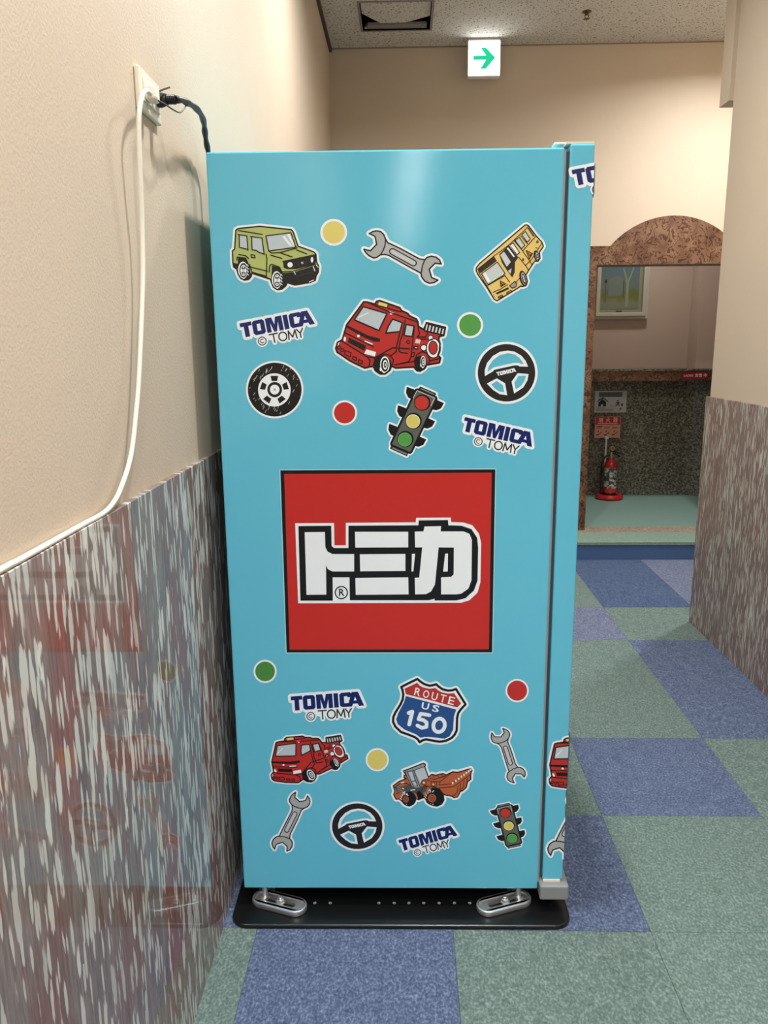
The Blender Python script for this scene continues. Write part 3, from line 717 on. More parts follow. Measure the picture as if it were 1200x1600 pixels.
def loader():
    d = Decal(); og = (188, 98, 56); dk = (74, 80, 82); gy = (150, 158, 160)
    sil = [(240,195),(310,170),(495,97),(520,115),(510,145),(555,270),(600,235),(650,250),(690,235),(740,228),(775,245),(860,205),(920,212),(1085,165),(1100,190),(1085,230),(1085,300),(1045,330),(1030,400),(980,445),(955,450),(920,520),(875,530),(845,510),(740,490),(750,560),(720,610),(660,635),(590,620),(540,590),(510,530),(490,530),(430,555),(395,540),(380,590),(320,635),(260,615),(220,570),(190,545),(150,550),(120,490),(135,450),(115,380),(190,325),(280,290),(250,280),(250,250),(275,245)]
    d.line(WH, sil, 62, True); d.poly(WH, sil); d.poly(og, sil)
    d.poly(dk, [(200,395),(330,365),(450,400),(500,380),(545,385),(530,440),(480,485),(380,470),(300,490),(240,450)]); d.poly(dk, [(130,400),(190,370),(222,455),(170,470)])
    d.poly(gy, [(262,210),(370,185),(505,140),(560,290),(470,310),(450,365),(450,400),(400,405),(345,385)])
    d.poly(gy, [(240,195),(315,170),(500,97),(520,115),(510,137),(380,187),(250,212)])
    d.poly(LT, [(385,192),(502,145),(552,285),(480,310),(455,362)]); d.poly(LT, [(305,212),(350,202),(382,310),(345,325)]); d.poly(LT, [(352,332),(392,325),(405,375),(375,370)])
    d.poly(BK, [(400,465),(440,440),(500,500),(490,530),(430,555)])
    for x, y, rx, ry, cx, cy, a, b_ in ((635,520,112,116,600,535,54,56), (310,545,92,92,273,550,40,46)):
        d.ell(BK, x, y, rx, ry)
        for k in range(9):
            t = 1.4+k*.42; d.line(WH, [(cx+a*1.35*math.cos(t), cy+b_*1.35*math.sin(t)), (cx+a*1.7*math.cos(t+.2), cy+b_*1.7*math.sin(t+.2))], 9)
        d.ell(og, cx, cy, a, b_)
    d.line(BK, sil, 11, True)
    for p in ([(690,372),(835,355),(1095,192)], [(680,408),(870,392),(1085,236)], [(690,412),(730,470),(780,505),(860,507)], [(690,372),(700,330),(860,207)], [(925,375),(915,460),(870,507)], [(955,352),(950,450)], [(1000,315),(995,390),(960,440)], [(1042,285),(1035,350)], [(862,205),(920,222)],
              [(262,210),(345,385)], [(290,205),(368,388)], [(352,196),(420,385)], [(372,190),(450,395)], [(505,140),(558,285)], [(455,362),(480,310),(552,290)], [(250,212),(380,187),(512,137)], [(345,328),(388,318)], [(130,400),(200,355),(290,345)], [(205,345),(330,365)],
              [(460,450),(490,400),(545,385)], [(575,290),(640,300),(670,290),(780,250)], [(540,310),(600,330),(700,330)], [(600,235),(625,270)], [(660,245),(685,275)], [(560,400),(600,385),(650,400)], [(150,480),(190,470)], [(500,370),(560,390)]): d.line((48, 28, 20), p, 8)
    for x, y, q in ((500,340,30), (622,365,38), (620,365,18), (745,250,20), (600,535,54), (600,535,30), (600,535,12), (273,550,40), (273,550,22), (273,550,8)): d.ring((48, 28, 20), x, y, q, q*1.04, 7)
    d.ell((236, 206, 186), 498, 342, 13); d.ell((236, 206, 186), 616, 362, 13)
    for x, y in ((858,346),(898,318),(935,292),(968,266),(1000,244),(1030,220),(1058,200),(1082,180)): d.ell((246, 230, 220), x, y, 12, 15)
    for p in ([(240,470),(262,455)], [(280,485),(300,500)], [(560,440),(575,430)], [(335,435),(385,428)], [(215,345),(250,335)], [(232,410),(245,418)]): d.line(WH, p, 12)
    for k in range(4): d.line((170, 176, 178), [(160+k*4,392+k*20),(196+k*6,380+k*20)], 6)
    return d

def traffic_light():
    d = Decal(); gy = (94, 100, 92)
    body = [(545,205),(580,197),(888,332),(898,362),(468,1272),(442,1288),(122,1148),(122,1112)]
    cap = [(618,158),(882,274),(862,312),(600,192)]; foot = [(128,1168),(405,1290),(388,1332),(112,1208)]
    vl = [[(395-150*k,165+315*k),(520-150*k,212+315*k),(468-150*k,360+315*k),(418-150*k,335+315*k),(380-150*k,255+315*k)] for k in range(3)]
    vr = [[(888-150*k,383+310*k),(1012-150*k,438+310*k),(965-150*k,520+310*k),(890-150*k,552+310*k),(815-150*k,535+310*k)] for k in range(3)]
    for p in [body, cap, foot]+vl+vr: d.line(WH, p, 76, True)
    d.poly(WH, body)
    for p in vl+vr: d.poly(WH, p)
    for p in [body, cap, foot]+vl+vr: d.poly(BK, p); d.line(BK, p, 12, True)
    d.line(BK, body, 26, True)
    d.poly(gy, [(560,222),(585,215),(872,342),(878,360),(455,1255),(440,1268),(140,1138),(140,1118)])
    d.poly((140, 142, 142), [(632,178),(862,280),(852,296),(618,192)]); d.poly((132, 134, 132), [(146,1184),(392,1292),(382,1316),(136,1208)])
    for x, y in ((652,424), (503,738), (364,1046)): d.ell(BK, x, y, 140)
    d.ell((196, 52, 42), 645, 430, 119); d.ell((244, 240, 200), 495, 745, 119); d.ell((222, 208, 110), 495, 747, 108); d.ell((120, 180, 112), 355, 1055, 119); d.ell((84, 160, 76), 355, 1055, 108)
    d.line((225, 228, 226), [(498,345),(562,222),(862,345),(800,480)], 9)
    return d

def wrench():
    d = Decal(); g1, g2, g3 = (172, 176, 174), (184, 186, 188), (200, 202, 206)
    ring_ = [(175,160),(220,135),(270,125),(320,137),(355,170),(378,225),(405,272),(560,345),(800,475),(870,487),(900,457),(950,442),(1010,455),(1055,490),(1075,540),(1000,530),(925,605),(955,710),(1035,742),(985,772),(930,782),(870,755),(830,700),(822,655),(700,590),(420,432),(370,420),(315,425),(270,458),(230,465),(170,435),(130,395),(108,355),(190,375),(268,295),(250,200),(230,185)]
    a1 = [(378,225),(375,300),(350,370),(315,425)]; a2 = [(870,487),(840,560),(825,655)]
    d.line(WH, ring_, 74, True); d.poly(WH, ring_); d.poly(g2, ring_)
    d.poly(g1, [(175,160),(220,135),(270,125),(320,137),(355,170)]+a1+[(270,458),(230,465),(170,435),(130,395),(108,355),(190,375),(268,295),(250,200),(230,185)])
    d.poly(g1, a2[::-1]+[(900,457),(950,442),(1010,455),(1055,490),(1075,540),(1000,530),(925,605),(955,710),(1035,742),(985,772),(930,782),(870,755),(830,700)])
    st = stadium(466,384,728,528,36); d.poly(g3, st)
    d.line(BK, ring_, 15, True); d.line(BK, a1, 13); d.line(BK, a2, 13); d.line(BK, st, 12, True)
    return d

def steering_wheel():
    d = Decal(); K2 = (30, 30, 32)
    ot = [(235,655),(232,560),(270,440),(365,325),(480,258),(610,237),(720,255),(830,320),(900,405),(940,500),(800,497),(780,480),(720,478),(390,550),(365,577)]
    ol = [(268,775),(430,690),(565,770),(600,965),(480,950),(370,880)]; orr = [(770,605),(948,620),(930,720),(860,840),(712,938),(670,745)]
    it = [(278,588),(300,490),(370,390),(480,310),(610,280),(720,300),(800,355),(872,457),(820,455),(795,440),(700,440),(380,512)]
    il = [(340,790),(425,732),(530,800),(550,915),(470,905),(390,850)]; ir = [(785,648),(905,650),(880,740),(820,820),(740,870),(715,760)]
    d.poly(WH, ellpts(588,600,508,508,0,64), it, il, ir); d.poly(K2, ellpts(588,600,468,468,0,64), ot, ol, orr)
    word(d, WH, affine([(0,0),(5.06,1)], [(422,590),(748,580)], True))
    return d

def tyre():
    d = Decal(); x, y = 437, 1155
    d.ell(WH, x, y, 180, 180, n=56); d.ell(BK, x, y, 168, 168, n=56)
    rn = random.Random(3)
    for k in range(46):
        a = rn.uniform(0, 6.28); r = rn.uniform(112, 158); l = rn.uniform(6, 20); cx, cy = x+r*math.cos(a), y+r*math.sin(a)
        if math.hypot(cx+l*.5-x, cy-l-y) < 166: d.line((200, 202, 202), [(cx, cy), (cx+l*.5, cy-l)], rn.uniform(2, 3.6))
    d.ell(WH, x-2, y+2, 102, 104, n=48)
    for k in range(5):
        a = -math.pi/2+k*2*math.pi/5; u = (math.cos(a), math.sin(a)); t = (-u[1], u[0])
        d.poly(BK, [(x-2+u[0]*r+t[0]*s_, y+2+u[1]*r+t[1]*s_) for r, s_ in ((56,-17),(56,17),(88,24),(88,-24))])
    d.ell(BK, x, y, 46, 48); d.ell(WH, x, y, 30, 31); d.ell((170, 172, 172), x, y, 7)
    return d

def shield():
    d = Decal(); red, blue = (188, 52, 46), (36, 82, 146)
    s_ = [(435,100),(480,138),(530,172),(610,198),(660,190),(705,175),(745,212),(800,250),(880,268),(940,262),(992,245),(1070,370),(1130,465),(1060,540),(1025,590),(1008,660),(1002,840),(975,900),(930,950),(850,990),(760,1005),(660,990),(560,970),(510,985),(468,1012),(440,970),(400,940),(300,900),(200,865),(120,790),(85,720),(88,650),(120,580),(190,470),(225,390),(232,320),(220,260),(203,215),(300,165)]
    d.line(WH, s_, 92, True); d.poly(WH, s_); d.line(BK, s_, 28, True)
    d.poly(red, [(430,155),(470,195),(520,222),(610,242),(695,230),(745,270),(800,295),(880,310),(965,305),(1065,455),(1010,512),(640,410),(270,320),(250,240)])
    d.poly(blue, [(270,345),(995,540),(962,640),(950,830),(900,925),(830,960),(700,945),(600,935),(540,935),(480,948),(420,900),(250,830),(150,750),(130,680),(160,590),(240,440)])
    for k_, ch in enumerate('ROUTE'):
        a0 = 0.225*k_; d.text(WH, ch, (384+541*a0, 330+140*a0), (384+541*(a0+0.155), 330+140*(a0+0.155)), 112, 0.008)
    d.text(WH, 'U', (488,528), (592,550), 98, 0.02); d.text(WH, 'S', (640,562), (738,584), 98, 0.02)
    for p, w_ in (([(310,590),(362,570),(318,755)], 56), ([(610,622),(482,600),(452,680),(520,690),(570,730),(565,790),(500,805),(435,770)], 52)): d.line(WH, p, w_)
    d.line(WH, ellpts(748,768,82,98,.25), 54, True)
    return d

def dot(x, y, r0, r1, c):
    d = Decal(); d.ell(WH, x, y, r0, n=40); d.ell(c, x, y, r1, n=40); return d

def katakana_panel():
    d = Decal(); red = (200, 42, 36)
    d.poly((190, 224, 232), [(53,43),(1122,38),(1106,949),(84,950)])
    d.poly(BK, [(57,47),(1118,42),(1102,945),(88,946)]); d.poly(red, [(76,65),(1100,58),(1086,930),(103,932)])
    d.poly(WH, [(130,308),(322,307),(324,417),(380,417),(380,306),(725,303),(727,281),(898,280),(900,302),(960,304),(1005,318),(1037,360),(1048,405),(1044,600),(1030,650),(990,688),(950,700),(145,703)])
    d.poly(BK, [(146,322),(308,320),(310,420),(322,430),(393,430),(393,320),(738,318),(740,294),(884,292),(886,318),(950,320),(1000,337),(1028,380),(1033,430),(1030,590),(1012,640),(970,678),(925,689),(818,689),(818,680),(790,688),(400,688),(398,575),(315,575),(316,690),(156,690)])
    for p in ([(177,352),(277,351),(279,425),(290,448),(315,460),(421,460),(421,546),(315,546),(292,535),(282,515),(284,660),(186,661)], [(425,350),(688,350),(688,427),(427,428)], [(449,461),(674,459),(674,543),(451,545)], [(427,578),(688,575),(690,659),(429,661)],
              [(720,349),(763,348),(768,324),(850,322),(848,348),(960,348),(990,360),(1002,390),(1000,590),(985,630),(950,655),(925,659),(850,659),(850,575),(900,572),(912,560),(913,428),(838,427),(820,610),(800,645),(775,658),(722,659),(720,577),(742,576),(757,427),(722,427)],
              [(706,459),(722,458),(713,546),(704,546)], [(870,458),(884,457),(883,546),(860,547)], [(315,577),(396,576),(398,692),(316,692)]): d.poly(WH, p)
    d.ring(BK, 358, 650, 30, 30, 5); d.text(BK, 'R', (346,667), (374,667), 36, 0.02)
    return d

# ------------------------------------------------------------------ vending machine
def machine():
    t = tag(empty('vending_machine', MO, MACH_A), 'tall cyan vending machine with toy car stickers on its side', 'vending machine')
    UL, UR, ZB, ZT, D = -0.4255, 0.3453, 0.0623, 1.868, 1.04
    q = MB(); q.box(UL, UR, 0, D, ZB, ZT); q.build('cabinet', M_CYAN, t, bevel=0.0035, seg=2)
    q = MB(); q.box(UR-0.004, UR+0.0115, 0.012, D-0.012, ZB+0.02, ZT-0.006); q.build('door_gasket', M_GASKET, t)
    q = MB(); q.box(UR-0.001, UR+0.0035, 0.001, 0.014, ZB+0.02, ZT-0.004); q.build('edge_strip', M_GREYP, t)
    du0, du1 = UR+0.0105, 0.4085; dz0, dz1 = 0.094, 1.874
    q = MB(); q.box(du0, du1, -0.004, D+0.004, dz0, dz1); dr = q.build('door', M_CYAN, t, bevel=0.004, seg=3)
    q = MB(); q.box(du0-0.008, du1-0.0015, -0.002, D, dz1, dz1+0.005); q.build('top_cap', M_CREAM, dr)
    q = MB(); q.box(du0-0.03, du0+0.02, 0.02, 0.05, dz1+0.0045, dz1+0.009); q.build('hinge_plate', M_CREAM, dr, bevel=0.002)
    # grey hinge cover under the door
    q = MB(); q.box(UR+0.002, 0.4225, -0.022, 0.06, 0.045, 0.088); q.build('hinge_cover', M_GREYP, t, bevel=0.006, seg=3)
    q = MB(); q.box(UR+0.012, 0.402, -0.006, 0.05, 0.0875, 0.0945); q.build('hinge_plate', M_CREAM, t, bevel=0.001)
    q = MB(); q.box(UR+0.002, 0.416, 0.06, D, 0.045, 0.086); q.build('kick_plate', M_GREYP, t, bevel=0.003)
    # base plate, bent-up rounded edge
    bp = MB(); x0, x1, y0, y1, r = -0.452, 0.424, -0.074, D+0.05, 0.045
    loop = []
    for cx, cy, a0 in ((x1-r, y0+r, -90), (x1-r, y1-r, 0), (x0+r, y1-r, 90), (x0+r, y0+r, 180)):
        for k in range(7): a = math.radians(a0+15*k); loop.append((cx+r*math.cos(a), cy+r*math.sin(a), 0.0))
    bp.prism(loop, (0, 0, 0.012)); base = bp.build('base_plate', M_BLACK, t, bevel=0.004, seg=2)
    def plate_pt(px, py, z=0.012):
        p = PX(px, py, 2, z)-MO; return (p.dot(ex), -p.dot(en))
    for hx in (492, 516, 592, 616, 639, 662, 686, 710, 734):
        u, v = plate_pt(hx, 1411)
        q = MB(); q.lathe([(0.0042, 0.0), (0.0042, 0.0009), (0.0022, 0.0010), (0.0020, 0.0002)], (u, v, 0.0118), 14); q.build('hole_rim', plain('bright_hole_rim', (170, 172, 172), 0.4), base)
    q = MB(); q.box(-0.40, 0.33, 0.02, D-0.02, 0.05, ZB+0.001); q.build('undertray', M_DARK, t)
    # levelling legs
    for u, v in ((-0.375, 0.05), (0.295, 0.05), (-0.375, D-0.08), (0.295, D-0.08)):
        q = MB(); q.lathe([(0.022, 0.012), (0.022, 0.018), (0.009, 0.022), (0.009, 0.063)], (u, v, 0), 20)
        lg = q.build('levelling_leg', M_STEEL, t, smooth=True)
    # oval clamp plates with slot and bolt
    for (cx, cy, ax, ay, bx, by, boltx, bolty, legx, legy) in ((437, 1410, 412, 1404, 462, 1417, 443, 1403, 410, 1396), (787, 1411, 762, 1417, 812, 1404, 780, 1405, 815, 1396)):
        u0, v0 = plate_pt(ax, ay, 0.02); u1, v1 = plate_pt(bx, by, 0.02)
        c = empty('clamp_plate', ((u0+u1)/2, (v0+v1)/2, 0.012)); c.parent = t
        L = math.hypot(u1-u0, v1-v0); a = math.atan2(v1-v0, u1-u0); c.rotation_euler.z = a
        so, si, sl = stadium(-L/2, 0, L/2, 0, 0.030, 12), stadium(-L/2, 0, L/2, 0, 0.0205, 12), stadium(-L/2+0.010, 0, L/2-0.010, 0, 0.0085, 8)
        q = MB(); q.prism([(x, y, 0) for x, y in so], (0, 0, 0.016), None, [[(x, y, 0) for x, y in si]]); q.build('raised_rim', M_STEEL, c, bevel=0.004, seg=2, smooth=True)
        q = MB(); q.prism([(x, y, 0.003) for x, y in si], (0, 0, 0.008), None, [[(x, y, 0.003) for x, y in sl]]); q.build('web', M_STEEL, c)
        q = MB(); q.prism([(x, y, 0.0005) for x, y in sl], (0, 0, 0.001)); q.build('slot', M_DARK, c)
        q = MB(); q.lathe([(0.0145, 0.011), (0.0145, 0.013), (0.0105, 0.0131), (0.0105, 0.020), (0.009, 0.021)], (0.003, 0, 0), 6)
        q.lathe([(0.006, 0.02), (0.006, 0.026), (0.005, 0.027)], (0.003, 0, 0), 14); q.build('bolt', M_STEEL, c)
        s_ = -1 if cx < 600 else 1
        q = MB(); q.lathe([(0.012, 0.008), (0.012, 0.016), (0.0075, 0.0162), (0.0075, 0.05)], (s_*(L/2-0.002), 0.004, 0), 18); q.build('stud', M_STEEL, c, smooth=True)
    # ---- printed stickers
    id_ = lambda x, y: (x, y)
    def put(d, nm, fn, lab=None, **k): return d.build(nm, fn, face_uv, t, lab, **k)
    put(jeep(), 'off_road_car_sticker', crop(350, 340, 7.5), 'green off-road car sticker')
    tr = truck(); f1 = crop(510, 455, 6)
    put(tr, 'fire_engine_sticker', f1, 'large tilted red fire engine sticker')
    f2 = comp(crop(410, 1135, 8), affine([(345,145),(568,210),(492,368),(262,268),(1115,340),(1100,410),(548,690),(906,664),(90,540),(1060,670)],
                                        [(195,228),(415,215),(405,378),(168,378),(985,100),(985,172),(620,608),(928,455),(118,645),(1065,395)]))
    put(tr, 'fire_engine_sticker', f2, 'small level red fire engine sticker')
    put(bus(), 'bus_sticker', crop(730, 340, 9.23), 'yellow bus sticker')
    put(loader(), 'wheel_loader_sticker', crop(600, 1180, 8), 'orange wheel loader sticker')
    tl = traffic_light(); put(tl, 'traffic_light_sticker', crop(600, 590, 10.91), 'large traffic light sticker')
    put(tl, 'traffic_light_sticker', comp(crop(750, 1240, 15), affine([(645,430),(495,745),(355,1055),(395,165),(235,480),(95,795),(1012,438),(862,748),(712,1058)],
        [(590,450),(668,750),(750,1050),(235,410),(310,705),(390,1000),(890,265),(965,560),(1040,860)])), 'small traffic light sticker')
    wr = wrench(); put(wr, 'wrench_sticker', crop(555, 345, 8), 'large wrench sticker')
    ws = [(175,160),(108,355),(1075,540),(1035,742)]
    f3 = comp(crop(410, 1230, 13.33), affine(ws, [(955,165),(680,120),(515,1345),(248,1270)], True))
    put(wr, 'wrench_sticker', f3, 'wrench sticker beside the steering wheel')
    put(wr, 'wrench_sticker', comp(crop(755, 1130, 15), affine(ws, [(455,120),(205,225),(960,1265),(725,1395)])), 'wrench sticker below the red dot')
    sw = steering_wheel(); put(sw, 'steering_wheel_sticker', crop(735, 525, 10.43), 'large steering wheel sticker')
    put(sw, 'steering_wheel_sticker', comp(crop(505, 1245, 11.43), affine([(120,600),(1056,600),(588,132),(588,1068)], [(158,525),(1058,525),(608,117),(608,933)])), 'small steering wheel sticker')
    put(tyre(), 'tyre_sticker', crop(320, 320, 4), 'black tyre sticker')
    put(shield(), 'route_shield_sticker', crop(605, 1050, 9.23), 'ROUTE US 150 shield sticker')
    lg = brand_logo()
    put(lg, 'brand_word_sticker', comp(crop(365, 475, 8.571), logo_fn((78,262),(1090,265))))
    put(lg, 'brand_word_sticker', comp(crop(715, 645, 9.6), logo_fn((110,62),(1115,512))))
    put(lg, 'brand_word_sticker', comp(crop(370, 1020, 4.615), logo_fn((388,315),(918,380))))
    put(lg, 'brand_word_sticker', comp(crop(610, 1285, 10.43), logo_fn((130,290),(1095,210))))
    Y_, G_, R_ = (226, 212, 116), (84, 162, 76), (196, 46, 42)
    for x, y, a, b_, c, nm in ((521.5,363,21,17.4,Y_,'yellow'), (734.5,508,20.5,17,G_,'green'), (538.5,645,19.6,16.6,R_,'red'), (414.2,1049,18.2,15.3,(74,142,62),'green'), (808,1079,18.2,15.6,R_,'red'), (589.5,1187,18.2,15.4,Y_,'yellow')):
        put(dot(x, y, a, b_, c), 'dot_sticker', id_, nm+' dot sticker')
    put(katakana_panel(), 'katakana_logo_panel', crop(420, 720, 3.158), 'red square panel with white katakana lettering')
    # door stickers fold round onto the front
    kw = dict(clip=du1, base=0.0043)
    ca = math.radians(-11); u = 145
    put(lg, 'brand_word_sticker', comp(crop(860, 220, 5.714), lambda x, y: (185+u*(x*math.cos(ca)-y*math.sin(ca)), 265+u*(x*math.sin(ca)+y*math.cos(ca)))), **kw)
    put(tr, 'fire_engine_sticker', lambda x, y: (lambda p: ((p[0]-431)*1.1+865.3, (p[1]-1182.25)*1.1+1185.3))(f2(x, y)), **kw)
    put(wr, 'wrench_sticker', lambda x, y: (lambda p: ((p[0]-428.6)*1.12+859.5, (p[1]-1325.3)*1.12+1333.5))(f3(x, y)), **kw)
    return t
machine()

# ------------------------------------------------------------------ outlet and cords
def outlet():
    t = tag(empty('wall_outlet', (XL, 1.575, 1.915)), 'cream outlet plate on the left wall above the machine cords', 'outlet')
    q = MB(); q.box(0.0, 0.010, -0.062, 0.062, -0.036, 0.036); q.build('cover_plate', M_CREAM, t, bevel=0.0035, seg=3)
    q = MB(); q.box(0.0095, 0.0135, -0.046, 0.046, -0.020, 0.020); q.build('socket_block', M_CREAM, t, bevel=0.0015)
    for y in (-0.052,):
        q = MB(); q.lathe([(0.0035, 0.0095), (0.0035, 0.0108), (0.003, 0.0112)], (0, y+0.012, 0.012), 12, axis='X'); q.build('screw', M_DARK, t)
outlet()
def white_cord():
    t = tag(empty('white_power_cord', (-0.44, 1.57, 1.92)), 'ivory power cord hanging down the wall onto the marble ledge', 'power cord')
    o0 = Vector(t.location)
    q = MB(); q.box(-0.467, -0.447, 1.524, 1.558, 1.896, 1.923); o = q.build('plug', M_CORDW, t, bevel=0.006, seg=3); o.location = -o0
    pts = []
    for px, py, x in ((234,145,-0.456), (228,142,-0.452), (222,150,-0.450), (218,172,-0.450), (217,205,-0.452), (219,270,-0.455), (222,350,-0.459), (223,430,-0.461), (221,500,-0.462), (217,590,-0.463), (213,640,-0.464), (205,710,-0.466), (190,760,-0.467), (177,786,-0.469), (160,803,-0.4715), (130,822,-0.4725), (100,837,-0.4725), (75,852,-0.4725), (50,865,-0.4725), (25,878,-0.4725), (0,891,-0.4725)):
        p = PX(px, py, 0, x)
        pts.append(p)
    z_end = 1.2043
    for i in range(len(pts)):
        if pts[i].z < z_end: pts[i].z = z_end
    pts += [Vector((-0.4725, 0.6, z_end)), Vector((-0.4725, 0.2, z_end)), Vector((-0.4725, -0.6, z_end))]
    c = catmull(pts, 6)
    q = MB(); q.tube(c, 0.0042, 10); o = q.build('cord', M_CORDW, t, smooth=True); o.location = -o0
white_cord()
def black_cord():
    t = tag(empty('black_power_cord', (-0.44, 1.60, 1.91)), 'thick black power cord leading behind the cyan machine', 'power cord')
    o0 = Vector(t.location)
    def P(px, py, x): return PX(px, py, 0, x)
    q = MB(); q.tube([P(246,157,-0.466), P(250,156.5,-0.461), P(255,156,-0.455), P(259,155.7,-0.450), P(262,155.5,-0.446)], [0.0125, 0.0135, 0.0125, 0.0105, 0.009], 14)
    o = q.build('plug', M_CORDB, t, smooth=True); o.location = -o0
    cp = catmull([P(260,155.6,-0.449), P(267,155.3,-0.440), P(275,155.5,-0.430)], 6)
    q = MB(); q.tube(cp, [0.0092 if i % 2 else 0.0078 for i in range(len(cp))], 12); o = q.build('strain_relief', M_CORDB, t); o.location = -o0
    c = catmull([P(274,155.5,-0.431), P(284,156.5,-0.425), P(294,161,-0.424), P(305,168,-0.427), P(314,179,-0.433), P(318.5,192,-0.439), P(320,205,-0.444), P(322,220,-0.448), P(325,236,-0.451), P(328,256,-0.452)], 8)
    end = c[-1]; c += [Vector((-0.452, end.y+0.01, 1.75)), Vector((-0.452, end.y+0.03, 1.5)), Vector((-0.452, end.y+0.05, 0.9))]
    rr = [0.0062+0.0008*math.sin(i*0.55) for i in range(len(c))]
    q = MB(); q.tube(c, rr, 12); o = q.build('cord', M_CORDB, t, smooth=True); o.location = -o0
    q = MB(); q.tube(catmull([P(243,151,-0.462), P(247,144,-0.455), P(256,139.5,-0.448), P(265,136.5,-0.442)], 5), 0.0016, 8); o = q.build('cable_tie', M_CORDB, t); o.location = -o0
    q = MB(); q.tube(catmull([P(247,157,-0.446), P(258,163,-0.434), P(270,171,-0.424), P(279,175.5,-0.420), P(284,174,-0.420), P(291,165.5,-0.424)], 5), 0.0014, 8); o = q.build('cable_tie', plain('dark_green_wire', (44, 58, 56), 0.5), t); o.location = -o0
black_cord()

# ------------------------------------------------------------------ ceiling things
def hatch():
    x0, x1, y0, y1 = HATCH; z = ZC
    t = tag(empty('ceiling_hatch', ((x0+x1)/2, (y0+y1)/2, z)), 'square ceiling access hatch with its board pushed askew', 'hatch'); o0 = Vector(t.location)
    def part(q, nm, mt, **k): o = q.build(nm, mt, t, **k); o.location = -o0; return o
    q = MB(); w_ = 0.014; a, b, c, d = x0-w_, x1+w_, y0-w_, y1+w_
    q.prism([(a,c,z-0.004),(b,c,z-0.004),(b,d,z-0.004),(a,d,z-0.004)], (0,0,0.004), None, [[(x0,y0,z-0.004),(x1,y0,z-0.004),(x1,y1,z-0.004),(x0,y1,z-0.004)]]); part(q, 'frame', M_ALU)
    q = MB()
    for s_ in ((x0-0.003,x0,y0,y1), (x1,x1+0.003,y0,y1), (x0,x1,y0-0.003,y0), (x0,x1,y1,y1+0.003)): q.box(*s_, z-0.002, z+0.10)
    part(q, 'collar', M_ALU)
    q = MB(); q.box(x0-0.05, x1+0.05, y0-0.05, y1+0.05, z+0.30, z+0.31); part(q, 'void', M_DARK)
    q = MB(); q.prism([(x0+0.004,y0+0.004,z+0.012),(x1-0.004,y0+0.004,z+0.012),(x1-0.004,y1-0.17,z+0.012),(x0+0.26,y1-0.075,z+0.012),(x0+0.11,y1-0.075,z+0.012),(x0+0.004,y1-0.22,z+0.012)], (0,0,0.012)); part(q, 'board', M_CEIL)
    q = MB(); q.box(x0+0.03, x1-0.02, y1-0.062, y1-0.003, z+0.006, z+0.012); q.box(x0+0.03, x1-0.02, y1-0.066, y1-0.062, z+0.004, z+0.02); part(q, 'inner_rail', M_ALU)
    for x in (x0+0.02, x1-0.045):
        q = MB(); q.lathe([(0.008,-0.004),(0.008,0.002),(0.003,0.003),(0.003,0.02)], (x, y1-0.045, z), 12); part(q, 'screw', M_STEEL)
hatch()
def exit_sign():
    y = 5.46
    t = tag(empty('exit_sign', (0.515, y, ZC)), 'lit white exit sign with a green arrow under the ceiling', 'exit sign')
    q = MB(); q.box(-0.10, 0.10, 0.0, 0.045, -0.012, 0.0); q.build('mounting_base', M_ALU, t)
    q = MB(); q.box(-0.103, 0.103, 0.0, 0.05, -0.226, -0.010); q.build('housing', M_WHITE, t, bevel=0.004)
    q = MB(); q.box(-0.099, 0.099, -0.003, 0.002, -0.218, -0.022); f = q.build('lit_face', M_EXIT, t)
    q = MB(); q.box(-0.095, 0.095, 0.003, 0.046, -0.0105, -0.0085); f2 = q.build('top_glow', M_EXIT, t)
    # arrow: shaft and head
    loop = [(-0.072,-0.133),(0.010,-0.133),(-0.022,-0.172),(0.014,-0.172),(0.072,-0.112+0.0),(0.072,-0.110),(0.014,-0.052),(-0.022,-0.052),(0.010,-0.098),(-0.072,-0.098)]
    loop = [(-0.070,-0.131),(0.010,-0.131),(-0.026,-0.182),(0.012,-0.182),(0.070,-0.118),(0.012,-0.060),(-0.024,-0.060),(0.010,-0.105),(-0.070,-0.105)]
    q = MB(); q.prism([(x,-0.0042,z) for x, z in loop], (0,0.0014,0)); q.build('arrow', M_EXITG, f)
    q = MB()
    for x in (-0.082,-0.047): q.box(x, x+0.004, -0.0042, -0.0028, -0.205, -0.165)
    q.box(-0.067, -0.062, -0.0042, -0.0028, -0.190, -0.176)
    q.build('doorway_pictogram', plain('lit_sign_pale_green', (90, 170, 140), 0.4, emit=0.4), f)
exit_sign()
def sprinkler():
    t = tag(empty('sprinkler_head', (1.073, 5.095, ZC)), 'small brass sprinkler head on the speckled ceiling', 'sprinkler')
    br = plain('aged_brass', (112, 90, 62), 0.4, metal=0.8)
    q = MB(); q.lathe([(0.026,0),(0.026,-0.004),(0.014,-0.007)], n=20); q.build('escutcheon', br, t)
    q = MB(); q.lathe([(0.009,-0.005),(0.009,-0.018),(0.005,-0.02)], n=14)
    q.tube([(-0.009,0,-0.016),(-0.012,0,-0.026),(-0.004,0,-0.038)], 0.0022, 8); q.tube([(0.009,0,-0.016),(0.012,0,-0.026),(0.004,0,-0.038)], 0.0022, 8); q.build('yoke', br, t)
    q = MB(); q.lathe([(0.005,-0.036),(0.017,-0.039),(0.017,-0.0405),(0.003,-0.041)], n=16); q.build('deflector', br, t)
sprinkler()

